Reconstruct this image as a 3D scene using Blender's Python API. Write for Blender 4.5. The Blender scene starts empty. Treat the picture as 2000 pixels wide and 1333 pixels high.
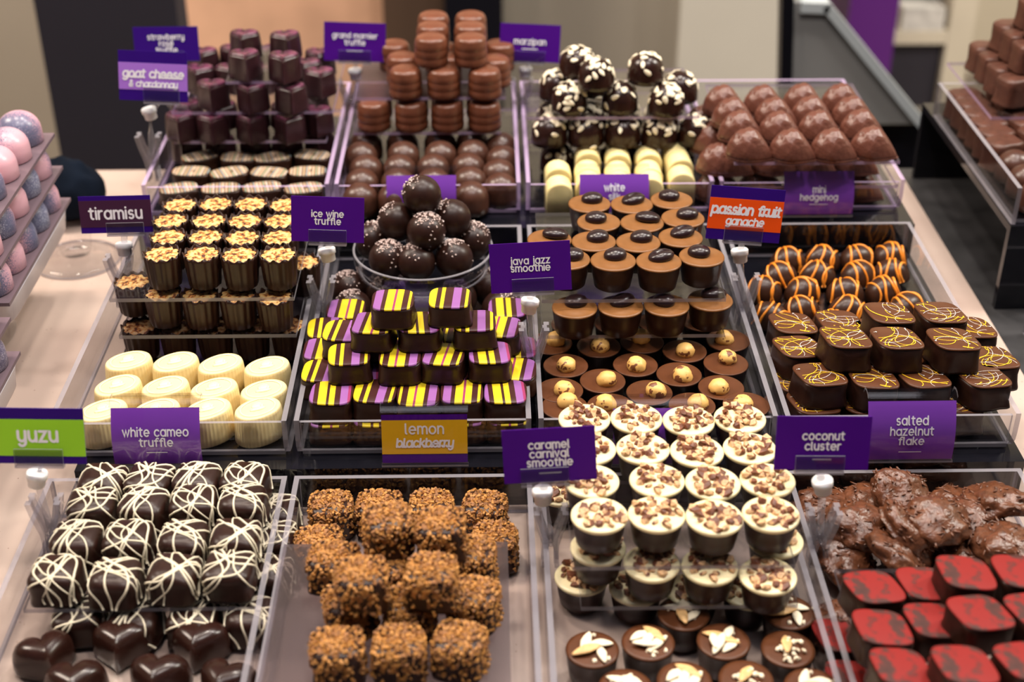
import bpy, math, random
from mathutils import Vector, Matrix, Euler, noise
from mathutils.bvhtree import BVHTree

PI = math.pi
R = math.radians
rnd = random.Random(7)
SC = bpy.context.scene
COL = SC.collection

# ------------------------------------------------------------------ camera
F = 2778.0
PITCH, YAW, H = R(31.0), R(1.0), .545
cam_data = bpy.data.cameras.new('camera')
cam = bpy.data.objects.new('camera', cam_data)
COL.objects.link(cam)
cam.location = (0, 0, H)
cam.rotation_euler = (PI / 2 - PITCH, 0, -YAW)
cam_data.sensor_width = 36
cam_data.lens = F * 36 / 2000
cam_data.clip_start = .05
cam_data.clip_end = 50
cam_data.dof.use_dof = True
cam_data.dof.focus_distance = .90
cam_data.dof.aperture_fstop = 5.8
SC.camera = cam

# ------------------------------------------------------------------ light
SC.view_settings.view_transform = 'Standard'
SC.view_settings.look = 'None'
SC.view_settings.gamma = 1
SC.view_settings.use_curve_mapping = False
SC.view_settings.exposure = 0.0
SC.cycles.transparent_max_bounces = 40
SC.cycles.max_bounces = 10
SC.cycles.caustics_reflective = False
SC.cycles.caustics_refractive = False
world = bpy.data.worlds.new('shop_ambient')
SC.world = world
world.use_nodes = True
bg = world.node_tree.nodes['Background']
bg.inputs[0].default_value = (.80, .82, 1.0, 1)
bg.inputs[1].default_value = .085


def area(name, loc, size, power, color, target, shape='DISK', size_y=None):
    d = bpy.data.lights.new(name, 'AREA')
    d.shape = shape
    d.size = size
    if size_y:
        d.size_y = size_y
    d.energy = power
    d.color = color
    o = bpy.data.objects.new(name, d)
    COL.objects.link(o)
    o.location = loc
    o.rotation_euler = (Vector(target) - Vector(loc)).to_track_quat('-Z', 'Y').to_euler()
    return o


area('ceiling_spot', (-.55, 1.25, 1.9), .16, 16.5, (1, .85, .72), (-.15, .95, 0))
area('ceiling_spot', (.15, 1.45, 1.9), .16, 18, (1, .91, .80), (.05, .95, 0))
area('ceiling_spot', (.75, 1.2, 1.9), .16, 15.5, (1, .93, .88), (.2, .85, 0))
area('ceiling_spot', (-.2, .45, 1.9), .18, 11, (1, .86, .76), (-.05, .65, 0))
area('ceiling_spot', (.5, .4, 1.9), .18, 9, (1, .92, .84), (.15, .65, 0))
area('ceiling_panel', (-2.0, 1.4, 2.2), 1.2, 85, (1, .86, .72), (-.3, 3.4, -.2), 'RECTANGLE', .5)
area('ceiling_panel', (2.3, 1.4, 2.2), 1.2, 95, (1, .94, .84), (1.0, 3.6, -.2), 'RECTANGLE', .5)
area('ceiling_panel', (0, .1, 2.1), 1.8, 8, (.95, .92, 1), (0, .9, 0), 'RECTANGLE', .8)


# ------------------------------------------------------------------ pixel helpers (2000 x 1333 frame)
def ray(px, py):
    a = (px - 1000) / F
    b = -(py - 666.5) / F
    dy = math.cos(PITCH) + b * math.sin(PITCH)
    dz = -math.sin(PITCH) + b * math.cos(PITCH)
    c, s = math.cos(YAW), math.sin(YAW)
    return a * c + dy * s, -a * s + dy * c, dz


def U(px, py, z):
    dx, dy, dz = ray(px, py)
    t = (z - H) / dz
    return dx * t, dy * t


def V(px, py, Y):
    dx, dy, dz = ray(px, py)
    t = Y / dy
    return dx * t, H + dz * t


def depth(X, Y, Z):
    c, s = math.cos(YAW), math.sin(YAW)
    return (X * s + Y * c) * math.cos(PITCH) - (Z - H) * math.sin(PITCH)


# ------------------------------------------------------------------ materials
class NT:
    def __init__(self, name):
        self.m = bpy.data.materials.new(name)
        self.m.use_nodes = True
        self.t = self.m.node_tree
        self.n = self.t.nodes
        self.b = self.n['Principled BSDF']
        self.out = self.n['Material Output']

    def add(self, typ, **kw):
        nd = self.n.new(typ)
        for k, v in kw.items():
            setattr(nd, k, v)
        return nd

    def link(self, a, b):
        self.t.links.new(a, b)

    def coord(self, which='Object'):
        return self.add('ShaderNodeTexCoord').outputs[which]

    def noise(self, scale, detail=2, rough=.5, vec=None):
        nd = self.add('ShaderNodeTexNoise')
        nd.inputs['Scale'].default_value = scale
        nd.inputs['Detail'].default_value = detail
        nd.inputs['Roughness'].default_value = rough
        self.link(vec or self.coord(), nd.inputs['Vector'])
        return nd.outputs['Fac']

    def ramp(self, fac, stops, interp='LINEAR'):
        nd = self.add('ShaderNodeValToRGB')
        cr = nd.color_ramp
        cr.interpolation = interp
        while len(cr.elements) < len(stops):
            cr.elements.new(.5)
        for e, (p, c) in zip(cr.elements, stops):
            e.position = p
            e.color = (*c, 1)
        self.link(fac, nd.inputs[0])
        return nd.outputs[0]

    def bump(self, fac, strength, dist):
        nd = self.add('ShaderNodeBump')
        nd.inputs['Strength'].default_value = strength
        nd.inputs['Distance'].default_value = dist
        self.link(fac, nd.inputs['Height'])
        self.link(nd.outputs[0], self.b.inputs['Normal'])


def simple(name, col, rough=.5, coat=0., metal=0., spec=.5, var=0., vscale=120, bump=0., bscale=300, bdist=.0004, sss=0.):
    t = NT(name)
    b = t.b
    b.inputs['Base Color'].default_value = (*col, 1)
    b.inputs['Roughness'].default_value = rough
    b.inputs['Metallic'].default_value = metal
    b.inputs['Specular IOR Level'].default_value = spec
    b.inputs['Coat Weight'].default_value = coat
    b.inputs['Coat Roughness'].default_value = .15
    if var:
        f = t.noise(vscale, 3)
        lo = tuple(c * (1 - var) for c in col)
        hi = tuple(min(1, c * (1 + var)) for c in col)
        t.link(t.ramp(f, [(.3, lo), (.7, hi)]), b.inputs['Base Color'])
    if bump:
        t.bump(t.noise(bscale, 3), bump, bdist)
    if sss:
        b.inputs['Subsurface Weight'].default_value = sss
        b.inputs['Subsurface Radius'].default_value = (1, .7, .4)
        b.inputs['Subsurface Scale'].default_value = .003
    return t.m


MT = {}
MT['dark'] = simple('dark_chocolate', (.023, .0078, .0050), .36, spec=.33, var=.25, bump=.25, bscale=160, bdist=.0006)
MT['darker'] = simple('glossy_dark_chocolate', (.022, .0075, .0052), .24, spec=.4, var=.2, bump=.15, bscale=120, bdist=.0005)
MT['semi'] = simple('semi_dark_chocolate', (.036, .0132, .0070), .34, spec=.36, var=.2, bump=.2, bscale=150, bdist=.0005)
MT['cup'] = simple('cup_chocolate', (.028, .0100, .0060), .38, spec=.32, var=.25, bump=.15, bscale=200)
MT['milk'] = simple('milk_chocolate', (.080, .029, .018), .42, spec=.4, var=.25, bump=.4, bscale=170, bdist=.0010)
MT['milktop'] = simple('milk_chocolate_top', (.088, .029, .0105), .36, spec=.3, var=.12, bump=.12, bscale=200)
MT['caramel'] = simple('caramel_chocolate_top', (.205, .085, .024), .36, spec=.35, var=.1, bump=.12, bscale=120)
MT['hedge'] = simple('hedgehog_chocolate', (.130, .045, .029), .33, var=.15, bump=.7, bscale=260, bdist=.0011)
MT['barrel'] = simple('barrel_chocolate', (.140, .044, .021), .33, var=.12, bump=.12, bscale=220)
MT['cluster'] = simple('cluster_chocolate', (.110, .039, .018), .27, var=.35, vscale=260, bump=.5, bscale=420, bdist=.0012)
MT['white'] = simple('white_chocolate', (.84, .68, .34), .42, var=.06, sss=.15, bump=.08)
MT['whitetop'] = simple('white_chocolate_top', (.82, .72, .44), .34, var=.05, sss=.15)
MT['cream'] = simple('pale_white_chocolate', (.86, .72, .34), .42, var=.05, sss=.15, bump=.08)
MT['drizzle'] = simple('white_drizzle', (.70, .63, .47), .4, var=.06)
MT['orange'] = simple('orange_drizzle', (.80, .26, .025), .35)
MT['yellowline'] = simple('yellow_line', (.85, .50, .02), .4)
MT['whiteline'] = simple('white_line', (.80, .74, .70), .4)
MT['bean'] = simple('coffee_bean_chocolate', (.018, .007, .008), .28, bump=.2, bscale=250)
MT['almond'] = simple('almond_flesh', (.86, .76, .56), .55, var=.10, vscale=300)
MT['almondtan'] = simple('toasted_almond', (.70, .43, .18), .55, var=.2, vscale=300)
MT['nutpale'] = simple('pale_nut', (.60, .37, .19), .5, var=.4, vscale=380)
MT['nutskin'] = simple('brown_nut_skin', (.15, .045, .018), .5, var=.5, vscale=400)
MT['nutgold'] = simple('golden_nut', (.80, .42, .11), .45, var=.25, vscale=260)
MT['salt'] = simple('salt_crystal', (.60, .47, .43), .3)
MT['crumbo'] = simple('caramel_crumb', (.44, .20, .045), .65, var=.35, vscale=500)
MT['crumbd'] = simple('toasted_crumb', (.27, .115, .036), .7, var=.4, vscale=500)
MT['plastic'] = simple('white_plastic', (.80, .80, .82), .35, sss=.2)
MT['ink'] = simple('white_ink', (.93, .91, .96), .5)
MT['purple'] = simple('purple_card', (.068, .003, .235), .5, spec=.15, var=.05, vscale=30)
MT['indigo'] = simple('indigo_card', (.032, .003, .19), .5, spec=.15, var=.05, vscale=30)
MT['violet'] = simple('violet_card', (.19, .046, .42), .28, spec=.5)
MT['lime'] = simple('lime_card', (.33, .72, .015), .45)
MT['lilac'] = simple('lilac_card', (.40, .17, .70), .45)
MT['plum'] = simple('plum_card', (.048, .006, .038), .45)
MT['redorange'] = simple('red_orange_card', (.93, .092, .006), .45, spec=.2)
MT['mustard'] = simple('mustard_card', (.82, .46, .014), .45, spec=.2)
MT['black'] = simple('black_acrylic', (.006, .006, .009), .07, spec=.6)
MT['blackmat'] = simple('black_stone', (.035, .034, .036), .42, var=.35, vscale=40)
MT['whiteplate'] = simple('white_porcelain', (.62, .60, .66), .25)
MT['navy'] = simple('dark_fabric', (.004, .007, .014), 1.0, spec=.1, var=.4, vscale=25)
MT['charcoal'] = simple('charcoal_laminate', (.020, .017, .026), .6)
MT['brownlam'] = simple('brown_laminate', (.065, .035, .02), .6)
MT['tan'] = simple('tan_wood', (.68, .40, .26), .6, var=.2, vscale=5)
MT['greybeige'] = simple('grey_beige_paint', (.33, .29, .235), .7, var=.06, vscale=3)
MT['lightbeige'] = simple('light_beige_paint', (.48, .45, .39), .7, var=.05, vscale=3)
MT['greypanel'] = simple('grey_panel', (.24, .24, .235), .5, var=.12, vscale=4)
MT['palebeige'] = simple('pale_beige_paint', (.60, .53, .41), .7, var=.05, vscale=4)
MT['edgegrey'] = simple('pale_grey_edge', (.42, .46, .48), .4)
MT['boxpurple'] = simple('purple_carton', (.085, .010, .15), .5)
MT['boxwhite'] = simple('white_carton', (.6, .57, .52), .6, var=.2, vscale=50)
MT['floor'] = simple('shop_floor', (.30, .26, .21), .5, var=.15, vscale=3)
MT['pinkmatte'] = simple('mauve_plate', (.15, .105, .125), .35)
MT['darktop'] = simple('violet_dark_chocolate', (.030, .010, .013), .3, var=.3, vscale=80, bump=.25, bscale=200)


def acrylic(name, tint, edge=False, frost=0.):
    t = NT(name)
    t.n.remove(t.b)
    tr = t.add('ShaderNodeBsdfTransparent')
    tr.inputs[0].default_value = (*tint, 1)
    gl = t.add('ShaderNodeBsdfGlossy')
    gl.inputs['Roughness'].default_value = .4 if frost > .3 else .03
    fr = t.add('ShaderNodeLayerWeight')
    fr.inputs[0].default_value = .5
    pw = t.add('ShaderNodeMath', operation='POWER')
    t.link(fr.outputs['Facing'], pw.inputs[0])
    pw.inputs[1].default_value = 5
    sk = t.add('ShaderNodeMath', operation='MULTIPLY_ADD')
    t.link(pw.outputs[0], sk.inputs[0])
    sk.inputs[1].default_value = .9
    sk.inputs[2].default_value = .04
    mx = t.add('ShaderNodeMixShader')
    t.link(sk.outputs[0], mx.inputs[0])
    t.link(tr.outputs[0], mx.inputs[1])
    t.link(gl.outputs[0], mx.inputs[2])
    sh = mx.outputs[0]
    if edge or frost:
        d = t.add('ShaderNodeBsdfTranslucent') if not edge else t.add('ShaderNodeBsdfDiffuse')
        d.inputs[0].default_value = ((.70, .53, .80, 1) if 'lilac' in name else (.42, .40, .44, 1)) if edge else (.64, .60, .63, 1)
        m2 = t.add('ShaderNodeMixShader')
        m2.inputs[0].default_value = frost or .42
        t.link(sh, m2.inputs[1])
        t.link(d.outputs[0], m2.inputs[2])
        sh = m2.outputs[0]
    t.link(sh, t.out.inputs[0])
    return t.m


MT['clear'] = acrylic('clear_acrylic', (.965, .965, .97))
MT['edge'] = acrylic('polished_acrylic_edge', (.80, .78, .83), edge=True)
MT['edgelilac'] = acrylic('lilac_acrylic_edge', (.80, .74, .86), edge=True)
MT['frosted'] = acrylic('frosted_acrylic', (.90, .87, .90), frost=.42)
MT['smoke'] = acrylic('smoked_acrylic', (.74, .72, .76))
MT['crystal'] = acrylic('clip_acrylic', (.88, .88, .90), frost=.13)

t = NT('speckled_stone_counter')
f1 = t.noise(9, 4)
c1 = t.ramp(f1, [(.3, (.43, .32, .27)), (.7, (.53, .42, .355))])
v = t.add('ShaderNodeTexVoronoi')
v.inputs['Scale'].default_value = 260
t.link(t.coord(), v.inputs['Vector'])
sp = t.ramp(v.outputs['Distance'], [(.10, (1, 1, 1)), (.16, (0, 0, 0))])
f3 = t.noise(75, 2)
sp2 = t.ramp(f3, [(.58, (0, 0, 0)), (.62, (1, 1, 1))])
mu = t.add('ShaderNodeMath', operation='MULTIPLY')
t.link(sp, mu.inputs[0]); t.link(sp2, mu.inputs[1])
mixc = t.add('ShaderNodeMixRGB')
t.link(mu.outputs[0], mixc.inputs[0]); t.link(c1, mixc.inputs[1])
mixc.inputs[2].default_value = (.26, .17, .13, 1)
t.link(mixc.outputs[0], t.b.inputs['Base Color'])
t.b.inputs['Roughness'].default_value = .48
MT['counter'] = t.m


def stripes(name, cols, period, ang, base_rough=.35):
    """colour bands across one object axis; cols = [(end fraction, colour)]"""
    t = NT(name)
    mp = t.add('ShaderNodeMapping')
    mp.inputs['Rotation'].default_value = (0, 0, ang)
    t.link(t.coord(), mp.inputs[0])
    sx = t.add('ShaderNodeSeparateXYZ')
    t.link(mp.outputs[0], sx.inputs[0])
    a = t.add('ShaderNodeMath', operation='MULTIPLY_ADD')
    t.link(sx.outputs[0], a.inputs[0])
    a.inputs[1].default_value = 1 / period
    a.inputs[2].default_value = 50.5
    fr = t.add('ShaderNodeMath', operation='FRACT')
    t.link(a.outputs[0], fr.inputs[0])
    st, p = [], 0
    for e, c in cols:
        st.append((p, c))
        p = e
    t.link(t.ramp(fr.outputs[0], st, 'CONSTANT'), t.b.inputs['Base Color'])
    t.b.inputs['Roughness'].default_value = base_rough
    t.b.inputs['Specular IOR Level'].default_value = .3
    return t.m


YEL, LIL, DRK, MAG = (.70, .53, .02), (.265, .10, .31), (.045, .011, .010), (.28, .035, .11)
MT['lemonA'] = stripes('lemon_stripe_transfer', [(.10, DRK), (.27, LIL), (.36, DRK), (.53, YEL), (.58, MAG), (.72, YEL), (.85, DRK), (.91, YEL), (1, DRK)], .0285, R(4))
MT['lemonB'] = stripes('lemon_stripe_transfer', [(.12, LIL), (.22, DRK), (.40, YEL), (.46, DRK), (.58, YEL), (.70, DRK), (.86, LIL), (.92, MAG), (1, DRK)], .0285, R(-5))
MT['lemonC'] = stripes('lemon_stripe_transfer', [(.20, YEL), (.30, DRK), (.38, YEL), (.56, DRK), (.74, LIL), (.84, DRK), (.91, YEL), (1, DRK)], .0285, R(2))
pal = [(0.234, 0.099, 0.054), (0.504, 0.432, 0.306), (0.297, 0.117, 0.045), (0.198, 0.324, 0.242), (0.36, 0.189, 0.09), (0.54, 0.486, 0.414), (0.126, 0.04, 0.018), (0.432, 0.36, 0.225), (0.216, 0.081, 0.036), (0.198, 0.297, 0.306), (0.45, 0.225, 0.117), (0.557, 0.504, 0.388)]
for k, key in enumerate(('pinA', 'pinB', 'pinC')):
    q = pal[k * 4:] + pal[:k * 4]
    MT[key] = stripes('fine_stripe_transfer', [((i + 1) / 12, c) for i, c in enumerate(q)], .0150, 0)

# tiramisu cream with cocoa burns
t = NT('toasted_cream')
c = t.ramp(t.noise(260, 4, .65), [(.42, (.70, .50, .22)), (.50, (.64, .34, .085)), (.55, (.40, .12, .022)), (.60, (.07, .02, .010))])
t.link(c, t.b.inputs['Base Color'])
t.b.inputs['Roughness'].default_value = .5
t.bump(t.noise(420, 3), .5, .0006)
MT['toast'] = t.m
# red marbled transfer
t = NT('red_marbled_transfer')
c = t.ramp(t.noise(95, 3, .55), [(.46, (.22, .013, .011)), (.49, (.18, .013, .011)), (.525, (.070, .024, .02)), (.65, (.055, .02, .017))])
t.link(c, t.b.inputs['Base Color'])
t.b.inputs['Roughness'].default_value = .55
t.b.inputs['Specular IOR Level'].default_value = .2
MT['redmarble'] = t.m
# pink heart sheen, purple tops
t = NT('violet_dusted_chocolate')
c = t.ramp(t.noise(110, 3, .6), [(.40, (.030, .010, .013)), (.58, (.13, .03, .07)), (.75, (.22, .07, .10))])
t.link(c, t.b.inputs['Base Color'])
t.b.inputs['Roughness'].default_value = .3
MT['dust'] = t.m


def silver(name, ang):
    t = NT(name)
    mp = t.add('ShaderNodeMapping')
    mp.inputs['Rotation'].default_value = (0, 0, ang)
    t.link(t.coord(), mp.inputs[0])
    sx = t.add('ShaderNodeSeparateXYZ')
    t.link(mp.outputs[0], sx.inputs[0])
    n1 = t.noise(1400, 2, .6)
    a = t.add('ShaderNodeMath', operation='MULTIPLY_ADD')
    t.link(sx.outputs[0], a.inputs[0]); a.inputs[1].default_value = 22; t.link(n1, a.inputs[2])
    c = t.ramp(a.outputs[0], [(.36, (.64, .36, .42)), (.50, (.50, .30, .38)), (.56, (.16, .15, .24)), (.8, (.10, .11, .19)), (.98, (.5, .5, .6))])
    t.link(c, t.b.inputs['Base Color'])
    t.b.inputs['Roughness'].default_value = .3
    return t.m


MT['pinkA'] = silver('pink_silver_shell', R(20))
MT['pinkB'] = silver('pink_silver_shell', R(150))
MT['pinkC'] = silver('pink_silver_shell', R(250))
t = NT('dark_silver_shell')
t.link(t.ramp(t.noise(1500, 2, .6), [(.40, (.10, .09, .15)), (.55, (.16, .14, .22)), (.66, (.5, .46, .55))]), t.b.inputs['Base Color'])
t.b.inputs['Roughness'].default_value = .3
MT['pinkD'] = t.m


# ------------------------------------------------------------------ mesh builder
class M:
    def __init__(self, *mats):
        self.v, self.f, self.mi, self.sm = [], [], [], []
        self.mats = list(mats)

    def add(self, vs, fs, mi=0, smooth=True, xf=None):
        b = len(self.v)
        self.v.extend([tuple(xf @ Vector(p)) for p in vs] if xf else [tuple(p) for p in vs])
        for k, f in enumerate(fs):
            self.f.append(tuple(i + b for i in f))
            self.mi.append(mi if isinstance(mi, int) else mi[k])
            self.sm.append(smooth)
        return self

    def mesh(self, name):
        me = bpy.data.meshes.new(name)
        me.from_pydata(self.v, [], self.f)
        for m in self.mats:
            me.materials.append(MT[m] if isinstance(m, str) else m)
        me.polygons.foreach_set('material_index', self.mi)
        me.polygons.foreach_set('use_smooth', self.sm)
        me.update()
        return me

    def bvh(self):
        return BVHTree.FromPolygons([Vector(p) for p in self.v], self.f)


def sup(a, p):
    c, s = math.cos(a), math.sin(a)
    return math.copysign(abs(c) ** (2 / p), c), math.copysign(abs(s) ** (2 / p), s)


def lathe(prof, n=32, p=2, sx=1, sy=1, cap0=True, cap1=True, rfun=None):
    """rings from a (radius, z) profile; p>2 makes rounded squares"""
    vs, fs = [], []
    for r, z in prof:
        for k in range(n):
            a = 2 * PI * k / n
            x, y = sup(a, p)
            q = rfun(a, z) if rfun else 1
            vs.append((r * sx * x * q, r * sy * y * q, z))
    for j in range(len(prof) - 1):
        for k in range(n):
            k2 = (k + 1) % n
            fs.append((j * n + k, j * n + k2, (j + 1) * n + k2, (j + 1) * n + k))
    if cap0:
        fs.append(tuple(range(n - 1, -1, -1)))
    if cap1:
        b = (len(prof) - 1) * n
        fs.append(tuple(range(b, b + n)))
    return vs, fs


def leaf(vs, a=.86, b=1.05):
    """squares drawn out along one diagonal"""
    out = []
    for x, y, z in vs:
        u, v = (x + y) * .7071 * a, (x - y) * .7071 * b
        out.append(((u + v) * .7071, (u - v) * .7071, z))
    return out


def box(x0, y0, z0, x1, y1, z1):
    vs = [(x0, y0, z0), (x1, y0, z0), (x1, y1, z0), (x0, y1, z0), (x0, y0, z1), (x1, y0, z1), (x1, y1, z1), (x0, y1, z1)]
    fs = [(3, 2, 1, 0), (4, 5, 6, 7), (0, 1, 5, 4), (1, 2, 6, 5), (2, 3, 7, 6), (3, 0, 4, 7)]
    return vs, fs


def slab(x0, y0, z0, x1, y1, z1):
    """acrylic sheet: thin axis faces clear (0), rim faces edge (1)"""
    d = (x1 - x0, y1 - y0, z1 - z0)
    ax = d.index(min(d))
    vs, fs = box(x0, y0, z0, x1, y1, z1)
    axes = [2, 2, 1, 0, 1, 0]
    return vs, fs, [0 if a == ax else 1 for a in axes]


def tube(path, r, n=6, closed=False, r1=None):
    vs, fs = [], []
    m = len(path)
    for i, p in enumerate(path):
        p = Vector(p)
        a = Vector(path[max(0, i - 1)])
        b = Vector(path[min(m - 1, i + 1)])
        d = (b - a)
        d = d.normalized() if d.length > 1e-9 else Vector((0, 0, 1))
        u = d.orthogonal().normalized() if abs(d.z) > .95 else d.cross(Vector((0, 0, 1))).normalized()
        w = d.cross(u)
        rr = r if r1 is None else r + (r1 - r) * i / (m - 1)
        for k in range(n):
            q = 2 * PI * k / n
            vs.append(p + u * (rr * math.cos(q)) + w * (rr * math.sin(q)))
    for i in range(m - 1):
        for k in range(n):
            k2 = (k + 1) % n
            fs.append((i * n + k, i * n + k2, (i + 1) * n + k2, (i + 1) * n + k))
    fs.append(tuple(range(n)))
    fs.append(tuple(range((m - 1) * n + n - 1, (m - 1) * n - 1, -1)))
    return vs, fs


def ico(sub=2):
    import bmesh
    bm = bmesh.new()
    bmesh.ops.create_icosphere(bm, subdivisions=sub, radius=1)
    vs = [tuple(v.co) for v in bm.verts]
    fs = [tuple(v.index for v in f.verts) for f in bm.faces]
    bm.free()
    return vs, fs


ICO1, ICO2, ICO3, ICO4 = ico(1), ico(2), ico(3), ico(4)


def chunk(seed, sx, sy, sz):
    """an angular broken piece"""
    r = random.Random(seed)
    vs, fs = ICO1
    return [(x * sx * (.75 + .5 * r.random()), y * sy * (.75 + .5 * r.random()), z * sz * (.75 + .5 * r.random())) for x, y, z in vs], fs


# ------------------------------------------------------------------ things
def link(name, data, parent=None, loc=(0, 0, 0), rot=(0, 0, 0)):
    o = bpy.data.objects.new(name, data)
    COL.objects.link(o)
    o.parent = parent
    o.location = loc
    o.rotation_euler = rot
    return o


def tag(o, label, cat, group=None, kind=None):
    o['label'] = label
    o['category'] = cat
    if group:
        o['group'] = group
    if kind:
        o['kind'] = kind
    return o


def thing(name, label, cat, loc=(0, 0, 0), rot=(0, 0, 0), group=None):
    return tag(link(name, None, None, loc, rot), label, cat, group)


def struct(name, mesh, loc=(0, 0, 0)):
    o = link(name, mesh, None, loc)
    o['kind'] = 'structure'
    return o


class Kind:
    """one sort of confection: several variants, each a list of (part, mesh, local loc, rot, [sub parts], stuff, label)"""
    def __init__(self, name, cat):
        self.name, self.cat, self.vars = name, cat, []
        self.i = 0

    def put(self, loc, rot, label, group, var=None):
        v = self.vars[(self.i if var is None else var) % len(self.vars)]
        self.i += 1
        if len(v) == 1:
            o = link(self.name, v[0][1], None, loc, rot)
            return tag(o, label, self.cat, group)
        root = thing(self.name, label, self.cat, loc, rot, group)
        for p in v:
            o = link(p[0], p[1], root, p[2], p[3])
            if len(p) > 4 and p[4]:
                o['kind'] = 'stuff'
        return root


def part(name, mesh, loc=(0, 0, 0), rot=(0, 0, 0), stuff=False):
    return (name, mesh, loc, rot, stuff)


ORD = ['', 'second', 'third', 'fourth', 'fifth', 'sixth']


def ordl(i, n):
    if n == 1:
        return 'alone'
    if i == 0:
        return 'leftmost'
    if i == n - 1:
        return 'rightmost'
    return ORD[i] + ' from left'


def ordr(j, n):
    if j == 0:
        return 'front row'
    if j == n - 1:
        return 'back row'
    return ORD[j] + ' row'


def relax(pts, dmin, it=30):
    for _ in range(it):
        for a in range(len(pts)):
            for b in range(a + 1, len(pts)):
                dx, dy = pts[b][0] - pts[a][0], pts[b][1] - pts[a][1]
                d = math.hypot(dx, dy)
                if 1e-9 < d < dmin:
                    k = (dmin - d) / d * .5
                    pts[a][0] -= dx * k; pts[a][1] -= dy * k
                    pts[b][0] += dx * k; pts[b][1] += dy * k
    return pts


def layer(kind, rows, ztop, h, desc, where, group, rot=0., jit=.15, dmin=0., ymax=None, ymin=None, rots=None, tilt=0., vars_=None):
    """rows (front to back) of photo positions of the top faces, all at height ztop"""
    P = []
    for j, r in enumerate(rows):
        for i, (px, py) in enumerate(r):
            x, y = U(px, py, ztop)
            P.append([x, y, i, len(r), j])
    if dmin:
        relax(P, dmin)
    out = []
    for k, (x, y, i, n, j) in enumerate(P):
        if ymin:
            y = max(y, ymin)
        if ymax:
            y = min(y, ymax)
        a = (rots[k % len(rots)] if rots else rot) + rnd.uniform(-jit, jit)
        pos = f'{ordl(i, n)} in the {ordr(j, len(rows))}' if len(rows) > 1 else ordl(i, n)
        rt = (rnd.uniform(-tilt, tilt), rnd.uniform(-tilt, tilt), a)
        out.append(kind.put((x, y, ztop - h), rt, f'{desc}, {pos}, {where}', group, vars_[k % len(vars_)] if vars_ else None))
    return out


# ------------------------------------------------------------------ setting
def pbox(name, mat, px0, py0, px1, py1, Y, th, zlo=None, zhi=None):
    z1, z0 = V(px0, py0, Y)[1], V(px1, py1, Y)[1]
    x0, x1 = V(px0, 110, Y)[0], V(px1, 110, Y)[0]
    z0 = zlo if zlo is not None else z0
    z1 = zhi if zhi is not None else z1
    return M(mat).add(*box(x0, Y, z0, x1, Y + th, z1), smooth=False).mesh(name)


FLOOR = -.95
struct('floor', M('floor').add(*box(-3, -1.2, FLOOR - .05, 3, 4.2, FLOOR), smooth=False).mesh('floor'))
struct('wall_back', M('palebeige').add(*box(-3, 4.0, FLOOR, 3, 4.1, 2.4), smooth=False).mesh('wall_back'))
struct('wall_left', M('greybeige').add(*box(-3.1, -1.2, FLOOR, -3, 4.1, 2.4), smooth=False).mesh('wall_left'))
struct('wall_right', M('palebeige').add(*box(3, -1.2, FLOOR, 3.1, 4.1, 2.4), smooth=False).mesh('wall_right'))

# counter slabs
XR = .381
m = M('counter').add(*box(-1.3, .2, -.04, XR, 1.222, 0), smooth=False)
tag(link('stone_counter', m.mesh('stone_counter')), 'speckled beige stone counter under all the trays of chocolates', 'counter')
m = M('blackmat').add(*box(XR + .001, .2, -.045, 1.3, 1.222, -.004), smooth=False)
tag(link('stone_counter', m.mesh('black_counter')), 'black stone counter beside the beige one, under the tall black riser', 'counter')
m = M('charcoal').add(*box(-1.28, .25, FLOOR, 1.28, 1.2, -.046), smooth=False)
tag(link('counter_cabinet', m.mesh('counter_cabinet')), 'charcoal cabinet carrying the beige and the black stone counters', 'cabinet')

# black risers
def riser(x0, x1, y0, y1, z1, label):
    r = thing('display_riser', label, 'riser', (0, 0, 0))
    z1 -= .0006
    link('top_panel', M('black').add(*box(x0, y0, z1 - .005, x1, y1, z1), smooth=False).mesh('top_panel'), r)
    link('front_panel', M('black').add(*box(x0, y0, .0003, x1, y0 + .005, z1 - .005), smooth=False).mesh('front_panel'), r)
    for x in (x0, x1 - .005):
        link('side_panel', M('black').add(*box(x, y0 + .005, .0003, x + .005, y1, z1 - .005), smooth=False).mesh('side_panel'), r)


riser(-.255, .329, .708, .988, .030, 'low glossy black riser under the middle row of trays')
riser(-.272,   .331, .990, 1.221, .053, 'taller glossy black riser under the rear row of trays')

GAP = [-.272, -.1225, .0265, .1775, .327]   # column boundaries
WALL = .0032
TH = .028


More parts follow.
